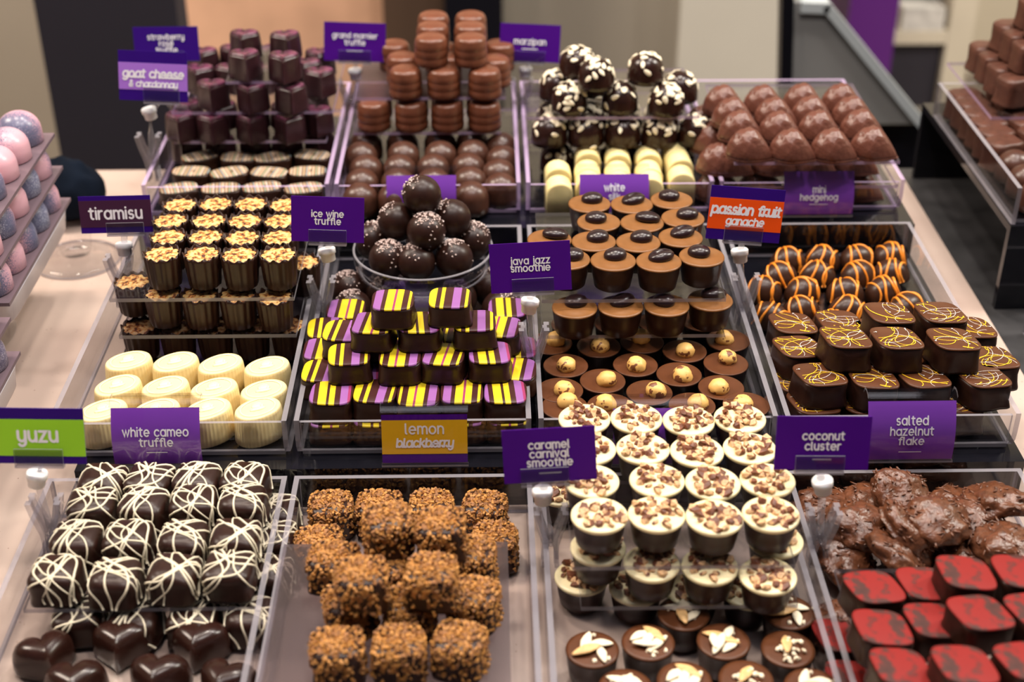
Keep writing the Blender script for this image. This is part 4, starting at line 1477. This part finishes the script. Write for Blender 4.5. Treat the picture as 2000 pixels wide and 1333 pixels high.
layer(K_JAVA, [[(1112, 503), (1194, 501), (1281, 503), (1364, 497)], [(1082, 466), (1165, 467), (1248, 471), (1329, 461)], [(1171, 432), (1252, 433), (1326, 424)], [(1157, 402), (1236, 399), (1310, 391)]], .0890 + h, h, 'cup with a coffee bean', 'top layer', G, jit=.3, dmin=.0300)

G = 'swirl-patterned squares'
h = .0185
D_ = 'yellow and white swirled square'
layer(K_SWIRL, [[(1600, 815), (1700, 820), (1800, 825), (1893, 832)], [(1560, 745)]], ZF + h, h, D_, 'bottom layer', G, rot=.12, jit=.1, dmin=.0300, ymin=YI + .018)
layer(K_SWIRL, [[(1602, 730), (1708, 742), (1808, 744), (1928, 747)], [(1560, 676), (1938, 697)], [(1549, 630), (1897, 638)], [(1640, 625)]], ZF + 2 * h, h, D_, 'second layer', G, rot=.12, jit=.1, dmin=.0300, ymin=YI + .018)
layer(K_SWIRL, [[(1652, 657), (1752, 659), (1863, 661)], [(1737, 610), (1838, 609)]], ZF + 3 * h, h, D_, 'topmost layer', G, rot=.12, jit=.12, dmin=.0300)
layer(K_SWIRL, [[(1660, 690), (1750, 690), (1850, 690)], [(1720, 640), (1820, 640)]], ZF + 2 * h, h, D_, 'inside the heap', G, rot=.12, jit=.1, dmin=.0300)
G = 'orange-striped domes'
layer(K_ORA, [[(1505, 598), (1570, 588), (1655, 585), (1772, 579), (1620, 612)], [(1492, 548), (1566, 548), (1654, 556), (1733, 552)], [(1530, 522), (1600, 517), (1680, 517), (1740, 514)], [(1545, 492), (1612, 490), (1678, 488), (1730, 486)]], ZF + .014, .014, 'dark dome with orange stripes', 'below the hedgehogs', G, ymax=.966, rot=.2, jit=.5, dmin=.0265, tilt=.15)

# ------------------------------------------------------------------ REAR ROW
ZG = ZT + .003
G = 'finely striped ovals'
layer(K_OVAL, [[(348, 366), (431, 366), (511, 364), (592, 366)], [(373, 333), (447, 335), (525, 335), (601, 333)], [(390, 303), (466, 305), (532, 305), (609, 301)]], ZG + .0127, .0127, 'oval with fine coloured stripes', 'on the tray floor', G, rots=[.35, .1, .3, .25, -.15, .35, -.1, 0, .5, -.1, .3, -.15], jit=.1, dmin=.0255)
G = 'dusted tall hearts'
h = .0223
D_ = 'violet-dusted tall heart'
layer(K_ROSE, [[(360, 268), (427, 268), (495, 268), (563, 266), (620, 264)]], ZG + h, h, D_, 'bottom layer', G, rot=.1, jit=.2, dmin=.027, vars_=[0])
x0, y0 = U(340, 275, .0815)
plate(x0, x0 + .1255, y0, y0 + .11, .0815, 'lower clear plate under the dusted hearts')
layer(K_ROSE, [[(350, 222), (413, 224), (489, 224), (563, 224), (618, 212)], [(365, 200), (430, 202), (496, 202), (560, 202), (612, 190)]], .0815 + h, h, D_, 'layer between the plates', G, rot=.1, jit=.2, dmin=.026)
x0, y0 = U(335, 218, .1070)
plate(x0, x0 + .1315, y0, y0 + .12, .1070, 'upper clear plate under the dusted hearts')
layer(K_ROSE, [[(412, 160), (489, 165), (567, 166), (622, 135)], [(392, 130), (445, 128), (520, 126), (600, 118)], [(410, 95), (440, 92), (517, 92), (620, 100)]], .1070 + h, h, D_, 'on the upper plate', G, rot=.1, jit=.25, dmin=.0265)
x0, y0 = U(440, 158, .1325)
plate(x0, x0 + .045, y0, y0 + .085, .1325, 'small clear plate under the topmost dusted hearts')
layer(K_ROSE, [[(476, 101), (553, 105)], [(475, 62), (557, 64)]], .1325 + h, h, D_, 'topmost layer', G, rot=.1, jit=.2, dmin=.027)

G = 'plain round truffles'
h = .0248
layer(K_ROUND, [[(702, 358), (770, 360), (848, 360), (920, 356), (976, 338)], [(706, 328), (776, 328), (846, 326), (919, 326), (974, 310)], [(712, 300), (780, 300), (847, 300), (916, 298), (976, 286)], [(708, 280), (785, 278), (859, 276), (925, 274)], [(712, 260), (785, 258), (859, 258), (925, 256), (976, 262)]], ZG + h, h, 'dark brown round truffle', 'on the tray floor', G, jit=1, dmin=.0272)
G = 'barrel-shaped milk chocolate truffles'
h = .0247
D_ = 'ridged milk chocolate barrel'
x0, y0 = U(690, 258, .0842)
plate(x0, x0 + .123, y0, y0 + .105, .0842, 'lower clear plate under the barrel truffles')
layer(K_BAR, [[(729, 194), (802, 194), (873, 194), (946, 194)], [(733, 172), (804, 172), (873, 172), (942, 172)]], .0842 + h, h, D_, 'layer between the plates', G, jit=3, dmin=.0272)
x0, y0 = U(695, 190, .1119)
plate(x0, x0 + .124, y0, y0 + .105, .1119, 'upper frosted plate under the barrel truffles', 'frosted')
layer(K_BAR, [[(791, 130), (866, 130), (947, 130)], [(785, 104), (870, 104), (965, 110)], [(770, 80), (860, 82), (975, 80)]], .1119 + h, h, D_, 'on the upper plate', G, jit=3, dmin=.0272)
layer(K_BAR, [[(841, 67), (919, 67)], [(844, 44), (918, 44)], [(846, 24), (919, 24)]], .1119 + 2 * h, h, D_, 'topmost layer', G, jit=3, dmin=.0272)

G = 'white ridged sticks'
layer(K_SILK, [[(1092, 350), (1150, 340), (1208, 340), (1270, 340), (1332, 330)], [(1090, 320), (1148, 320), (1207, 322), (1268, 320), (1327, 300)], [(1148, 290), (1207, 293), (1267, 292), (1322, 288)]], ZG + .0275, .0275, 'cream-white ridged stick', 'on the tray floor', G, rot=.03, jit=.05, dmin=.0185)
G = 'almond-flaked dark domes'
h = .0237
D_ = 'dark dome with almond flakes'
layer(K_MARZ, [[(1090, 278), (1170, 268), (1245, 268), (1325, 268)]], ZG + h, h, D_, 'bottom layer', G, jit=3, dmin=.0302)
x0, y0 = U(1030, 275, .0832)
plate(x0, x0 + .139, y0, y0 + .11, .0832, 'lower clear plate under the almond-flaked domes')
layer(K_MARZ, [[(1080, 224), (1150, 224), (1222, 224), (1290, 224), (1345, 224)], [(1085, 200), (1152, 200), (1222, 200), (1288, 200)]], .0832 + h, h, D_, 'layer between the plates', G, jit=3, dmin=.0300)
x0, y0 = U(1030, 228, .1102)
plate(x0, x0 + .139, y0, y0 + .11, .1102, 'upper clear plate under the almond-flaked domes')
layer(K_MARZ, [[(1112, 160), (1212, 160), (1303, 164)], [(1090, 138), (1170, 130), (1330, 140)]], .1102 + h, h, D_, 'on the upper plate', G, jit=3, dmin=.0302)
layer(K_MARZ, [[(1160, 110), (1263, 103)], [(1133, 94)]], .1102 + 2 * h - .002, h, D_, 'topmost layer', G, jit=3, dmin=.0302)

G = 'milk chocolate hedgehogs'
h = .0215
D_ = 'milk chocolate hedgehog'
layer(K_HEDGE, [[(1430, 392), (1505, 394), (1600, 394), (1703, 392)], [(1405, 350), (1500, 350), (1600, 350), (1690, 350)]], ZG + h, h, D_, 'bottom layer', G, rot=-.35, jit=.1, dmin=.0285, ymin=YT + .024)
x0, y0 = U(1415, 372, .0800)
plate(x0, x0 + .136, y0 + .008, y0 + .155, .0800, 'lower clear plate under the milk chocolate hedgehogs')
layer(K_HEDGE, [[(1440, 322), (1530, 325), (1610, 325), (1695, 322)], [(1405, 285)], [(1390, 245)], [(1375, 210)]], .0800 + h, h, D_, 'middle layer', G, rot=-.35, jit=.1, dmin=.028, ymin=YT + .022)
x0, y0 = U(1435, 316, .1040)
plate(x0, x0 + .1265, y0, y0 + .165, .1040, 'upper clear plate under the milk chocolate hedgehogs')
layer(K_HEDGE, [[(1464, 255), (1548, 257), (1629, 256), (1707, 252)], [(1447, 220), (1525, 222), (1602, 220), (1684, 216)], [(1432, 194), (1514, 193), (1587, 191), (1667, 192)], [(1416, 172), (1495, 172), (1571, 168), (1648, 170)]], .1040 + h, h, D_, 'top layer', G, rot=-.35, jit=.08, dmin=.028)

# ------------------------------------------------------------------ NEIGHBOURING DISPLAYS
# right: black riser with a clear tray of milk chocolate blocks
SX = .392
st = thing('display_riser', 'tall black riser on the black counter under the outer tray', 'riser', (SX, .955, -.004))
link('top_panel', M('black').add(*box(0, 0, .066, .25, .25, .072), smooth=False).mesh('top_panel'), st)
for y in (0, .244):
    link('side_panel', M('black').add(*box(0, y, .0005, .25, y + .006, .066), smooth=False).mesh('side_panel'), st)
rt = thing('acrylic_tray', 'clear acrylic tray of milk chocolate blocks on the tall black riser', 'tray', (SX + .0005, .957, .0685))
mm = M('clear', 'edge')
link('floor_panel', M('clear', 'edge').add(*slab(.004, .003, 0, .147, .215, .003), smooth=False).mesh('floor_panel'), rt)
for x in (0, .1475):
    link('side_wall', M('clear', 'edge').add(*slab(x, 0, 0, x + .0035, .218, .030), smooth=False).mesh('side_wall'), rt)
link('front_wall', M('clear', 'edge').add(*slab(.012, .002, .003, .147, .005, .025), smooth=False).mesh('front_wall'), rt)
link('back_wall', M('clear', 'edge').add(*slab(.004, .2145, 0, .1475, .218, .030), smooth=False).mesh('back_wall'), rt)
G = 'milk chocolate blocks on the tall riser'
z = .0718
for j in range(6):
    for i in range(2):
        K_BLOCK.put((SX + .022 + i * .034, 1.055 + j * .021, z), (0, 0, .5 + rnd.uniform(-.2, .2)), f'milk chocolate block under the outer plate, {ordr(j, 6)}, {ordl(i, 2)}', G)
for j in range(4):
    for i in range(2):
        K_ROUND.put((SX + .024 + i * .030, .975 + j * .028 - i * .006, z), (0, 0, 0), f'dark round truffle in the outer tray, {ordr(j, 4)}, {ordl(i, 2)}', 'dark round truffles in the outer tray')
x0, y0 = U(1936, 231, .098)
plate(x0, x0 + .13, y0, y0 + .13, .0995, 'clear plate under the blocks in the outer tray')
for lv in range(3):
    for j in range(4 - lv):
        for i in range(2):
            K_BLOCK.put((x0 + .026 + .0125 * lv + i * .0335, y0 + .028 + .012 * lv + j * .0265, .1000 + lv * .0245), (0, 0, .2 + rnd.uniform(-.15, .15)), f'milk chocolate block above the outer plate, level {ORD[lv + 1] or lv}, {ordr(j, 4 - lv)}, {ordl(i, 2)}'.replace('level second', 'lowest level').replace('level third', 'middle level').replace('level fourth', 'highest level'), G)
# small empty clear tray corner on the black counter
e = thing('acrylic_tray', 'empty low clear tray on the black counter beside the tall riser', 'tray', (.402, .80, -.004))
link('floor_panel', M('clear', 'edge').add(*slab(.003, .003, .0005, .15, .115, .0035), smooth=False).mesh('floor_panel'), e)
link('side_wall', M('clear', 'edge').add(*slab(0, 0, .0005, .003, .118, .034), smooth=False).mesh('side_wall'), e)
link('front_wall', M('clear', 'edge').add(*slab(.003, 0, .0005, .15, .003, .034), smooth=False).mesh('front_wall'), e)
link('back_wall', M('clear', 'edge').add(*slab(.003, .115, .0005, .15, .118, .034), smooth=False).mesh('back_wall'), e)

# left: glass stands with stacked plates of pink domes
def pink_stand(xr, yr, w, d, zplate, pitch, levels, label, tagw, cols, vs_):
    """foot, stem, porcelain dish on top (rear outer corner at xr, yr); then plates and domes as things of their own"""
    cx, cy = xr - w / 2, yr - d / 2
    s = thing('glass_cake_stand', label, 'stand', (cx, cy, 0))
    ft = M('clear').add(*lathe([(.055, .0004), (.056, .0015), (.04, .003), (.018, .006), (.010, .010)], 56))
    link('foot', ft.mesh('foot'), s)
    link('stem', M('clear').add(*lathe([(.010, .010), (.008, .020), (.009, zplate * .55), (.008, zplate * .8), (.020, zplate - .001)], 32)).mesh('stem'), s)
    tr = thing('porcelain_dish', f'white square dish under the pink domes on the {tagw} glass stand', 'dish', (cx, cy, zplate))
    link('dish', M('whiteplate').add(*lathe([(.88, 0), (.97, .003), (.99, .018), (1.0, .0195), (.97, .0200), (.95, .0200)], 60, 14, w / 2, d / 2)).mesh('dish'), tr)
    z = zplate + .0203
    for k in range(levels):
        nm = ['lowest', 'middle', 'topmost'][k]
        q = 1.0 - .015 * k
        pl = M('pinkmatte').add(*box(-w / 2 * q, -d / 2 * q, 0, w / 2 * q, d / 2 * q, .0026), smooth=False)
        tag(link('acrylic_plate', pl.mesh('acrylic_plate'), None, (cx, cy, z)), f'mauve plate under the {nm} pink domes on the {tagw} stand', 'plate')
        z += .0028
        for j in range(cols):
            for i in range(2):
                lx, ly = w / 2 - .0185 - i * .0325 - .002 * k, d / 2 - .019 - j * (d - .038) / (cols - 1)
                K_PINK.put((cx + lx, cy + ly, z), (0, 0, rnd.uniform(0, 6)), f'pink dome with silver dusting, {tagw} stand, {nm} plate, {ordl(j, cols).replace("leftmost", "rearmost").replace("rightmost", "frontmost").replace("left", "rear")}, {"outer" if i == 0 else "inner"}', 'pink and silver domes', rnd.choice(vs_))
        z += pitch - .0028


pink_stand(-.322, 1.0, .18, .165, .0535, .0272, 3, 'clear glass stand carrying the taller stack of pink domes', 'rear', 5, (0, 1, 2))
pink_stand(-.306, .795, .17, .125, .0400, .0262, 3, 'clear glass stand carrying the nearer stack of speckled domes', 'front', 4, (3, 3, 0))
fx, fy = U(152, 508, 0)
s_ = thing('glass_cake_stand', 'low empty clear glass stand on the counter behind the tiramisu card', 'stand', (fx, fy, 0))
link('foot', M('clear').add(*lathe([(.034, .0004), (.035, .0014), (.026, .0026), (.014, .004), (.011, .007)], 56)).mesh('foot'), s_)
link('cup', M('clear').add(*lathe([(.0115, .0072), (.013, .012), (.0145, .028)], 40, cap1=False)).mesh('cup'), s_)
link('rim', M('edge').add(*lathe([(.0340, .0002), (.0352, .0008), (.0352, .0014), (.0345, .0018)], 56, cap0=False, cap1=False)).mesh('rim'), s_)

# ------------------------------------------------------------------ BACKGROUND FURNITURE
def backbox(name, label, cat, mat, px0, py0, px1, py1, Y, th, zlo=None, zhi=None):
    return tag(link(name, pbox(name, mat, px0, py0, px1, py1, Y, th, zlo, zhi)), label, cat)


backbox('beige_cabinet', 'grey-beige cabinet end behind the pink domes', 'cabinet', 'greybeige', -160, 0, 95, 700, 2.9, .3, FLOOR, .6)
backbox('dark_screen', 'tall dark navy panel behind the purple cards', 'panel', 'charcoal', 84, 0, 356, 700, 1.75, .06, FLOOR, .5)
backbox('wooden_cabinet', 'tan wooden cabinet front behind the dusted hearts', 'cabinet', 'tan', 330, 0, 790, 700, 2.6, .4, FLOOR, .6)
backbox('brown_cabinet', 'dark brown cabinet door behind the barrel truffles', 'cabinet', 'brownlam', 752, 0, 872, 700, 2.5, .09, FLOOR, .5)
backbox('black_cabinet', 'black cabinet side behind the barrel truffles', 'cabinet', 'black', 870, 0, 982, 700, 2.45, .1, FLOOR, .5)
backbox('beige_cabinet', 'wide grey-beige cabinet front behind the almond-flaked domes', 'cabinet', 'greybeige', 980, 0, 1330, 700, 2.6, .4, FLOOR, .6)
backbox('beige_cabinet', 'paler beige cabinet front behind the milk chocolate hedgehogs', 'cabinet', 'lightbeige', 1324, 0, 1600, 700, 2.42, .02, FLOOR, .6)

# slanted end panel of the next display case
Yp = 1.60
def pp(px, py, Y=Yp):
    x, z = V(px, py, Y)
    return (x, z)
panel = thing('display_case_end', 'dark grey slanted end of the display case behind the hedgehogs', 'display case', (0, Yp, 0))
poly = [pp(1540, 2), pp(1615, 12), pp(1800, 242), pp(1700, 242), pp(1700, 330), pp(1540, 330)]
n = len(poly)
vs = [(x, 0, z) for x, z in poly] + [(x, .012, z) for x, z in poly]
link('end_panel', M('greypanel').add(vs, [tuple(range(n)), tuple(range(2 * n - 1, n - 1, -1))] + [(k, k + n, (k + 1) % n + n, (k + 1) % n) for k in range(n)], smooth=False).mesh('end_panel'), panel)
def bar(p, q, w, mat, nm, y0=-.006, y1=.018):
    d = (Vector(q) - Vector(p)).normalized()
    nx, nz = -d.y * w, d.x * w
    c = [(p[0] + nx, p[1] + nz), (p[0] - nx, p[1] - nz), (q[0] - nx, q[1] - nz), (q[0] + nx, q[1] + nz)]
    vs = [(x, y0, z) for x, z in c] + [(x, y1, z) for x, z in c]
    link(nm, M(mat).add(vs, [(0, 1, 2, 3), (7, 6, 5, 4), (0, 4, 5, 1), (1, 5, 6, 2), (2, 6, 7, 3), (3, 7, 4, 0)], smooth=False).mesh(nm), panel)
bar(pp(1612, 10), pp(1800, 242), .0055, 'edgegrey', 'slanted_edge')
bar(pp(1563, 12), pp(1618, 14), .006, 'edgegrey', 'top_edge')
bar(pp(1538, -20), pp(1530, 330), .007, 'black', 'corner_post')
bk = backbox('black_cabinet', 'low black cabinet beyond the counter end, behind the hedgehog tray', 'cabinet', 'black', 1690, 243, 1960, 700, 1.62, .06, FLOOR)

# open shelf unit with cartons
Ys = 2.7
su = thing('shelf_unit', 'pale beige open shelf unit holding a purple and a white carton', 'shelf', (0, Ys, 0))
def spart(nm, mat, px0, py0, px1, py1, y0, y1):
    z1, z0 = V(px0, py0, Ys)[1], V(px1, py1, Ys)[1]
    x0, x1 = V(px0, 70, Ys)[0], V(px1, 70, Ys)[0]
    link(nm, M(mat).add(*box(x0, y0, z0, x1, y1, z1), smooth=False).mesh(nm), su)
spart('side_panel', 'palebeige', 1851, -200, 1900, 900, 0, .14)
spart('side_panel', 'palebeige', 1600, -200, 1649, 900, 0, .14)
spart('shelf_board', 'palebeige', 1650, 62, 1850, 86, 0, .119)
spart('shelf_board', 'palebeige', 1650, -110, 1850, -76, 0, .119)
spart('back_panel', 'charcoal', 1652, 87, 1848, 900, .012, .02)
spart('back_panel', 'brownlam', 1652, -70, 1848, 62, .12, .14)
backbox('carton', 'deep purple carton at the open shelf unit', 'box', 'boxpurple', 1648, -60, 1742, 200, 2.45, .2, None)
x0, z1 = V(1752, 18, 2.75)
x1, z0 = V(1826, 61, 2.75)
zs = V(1752, 62, Ys)[1]
tag(link('carton', M('boxwhite').add(*box(x0, 2.702, zs + .001, x1, 2.80, zs + (z1 - z0)), smooth=False).mesh('carton')), 'white carton on the shelf board', 'box')
tag(link('shelf_support', pbox('support', 'charcoal', 1652, 150, 1738, 900, 2.46, .18, FLOOR, V(1648, 200, 2.45)[1] - .0005)), 'dark cabinet under the purple carton', 'cabinet')

# dark fabric bag standing on the counter behind the pink domes
vs, fs = ICO4
bx_, by_ = U(140, 425, 0)
bag = M('navy').add([(x * .036 * (1 - .25 * z) * (1 + .12 * noise.noise(Vector((x, y, z)) * 2)), y * .03, (z + 1) * .027 * (1 + .08 * noise.noise(Vector((x * 3, y * 3, z * 3))))) for x, y, z in vs], fs)
tag(link('fabric_bag', bag.mesh('fabric_bag'), None, (bx_ - .004, by_, .0005)), 'dark blue cloth bag on the counter behind the tiramisu card', 'bag')
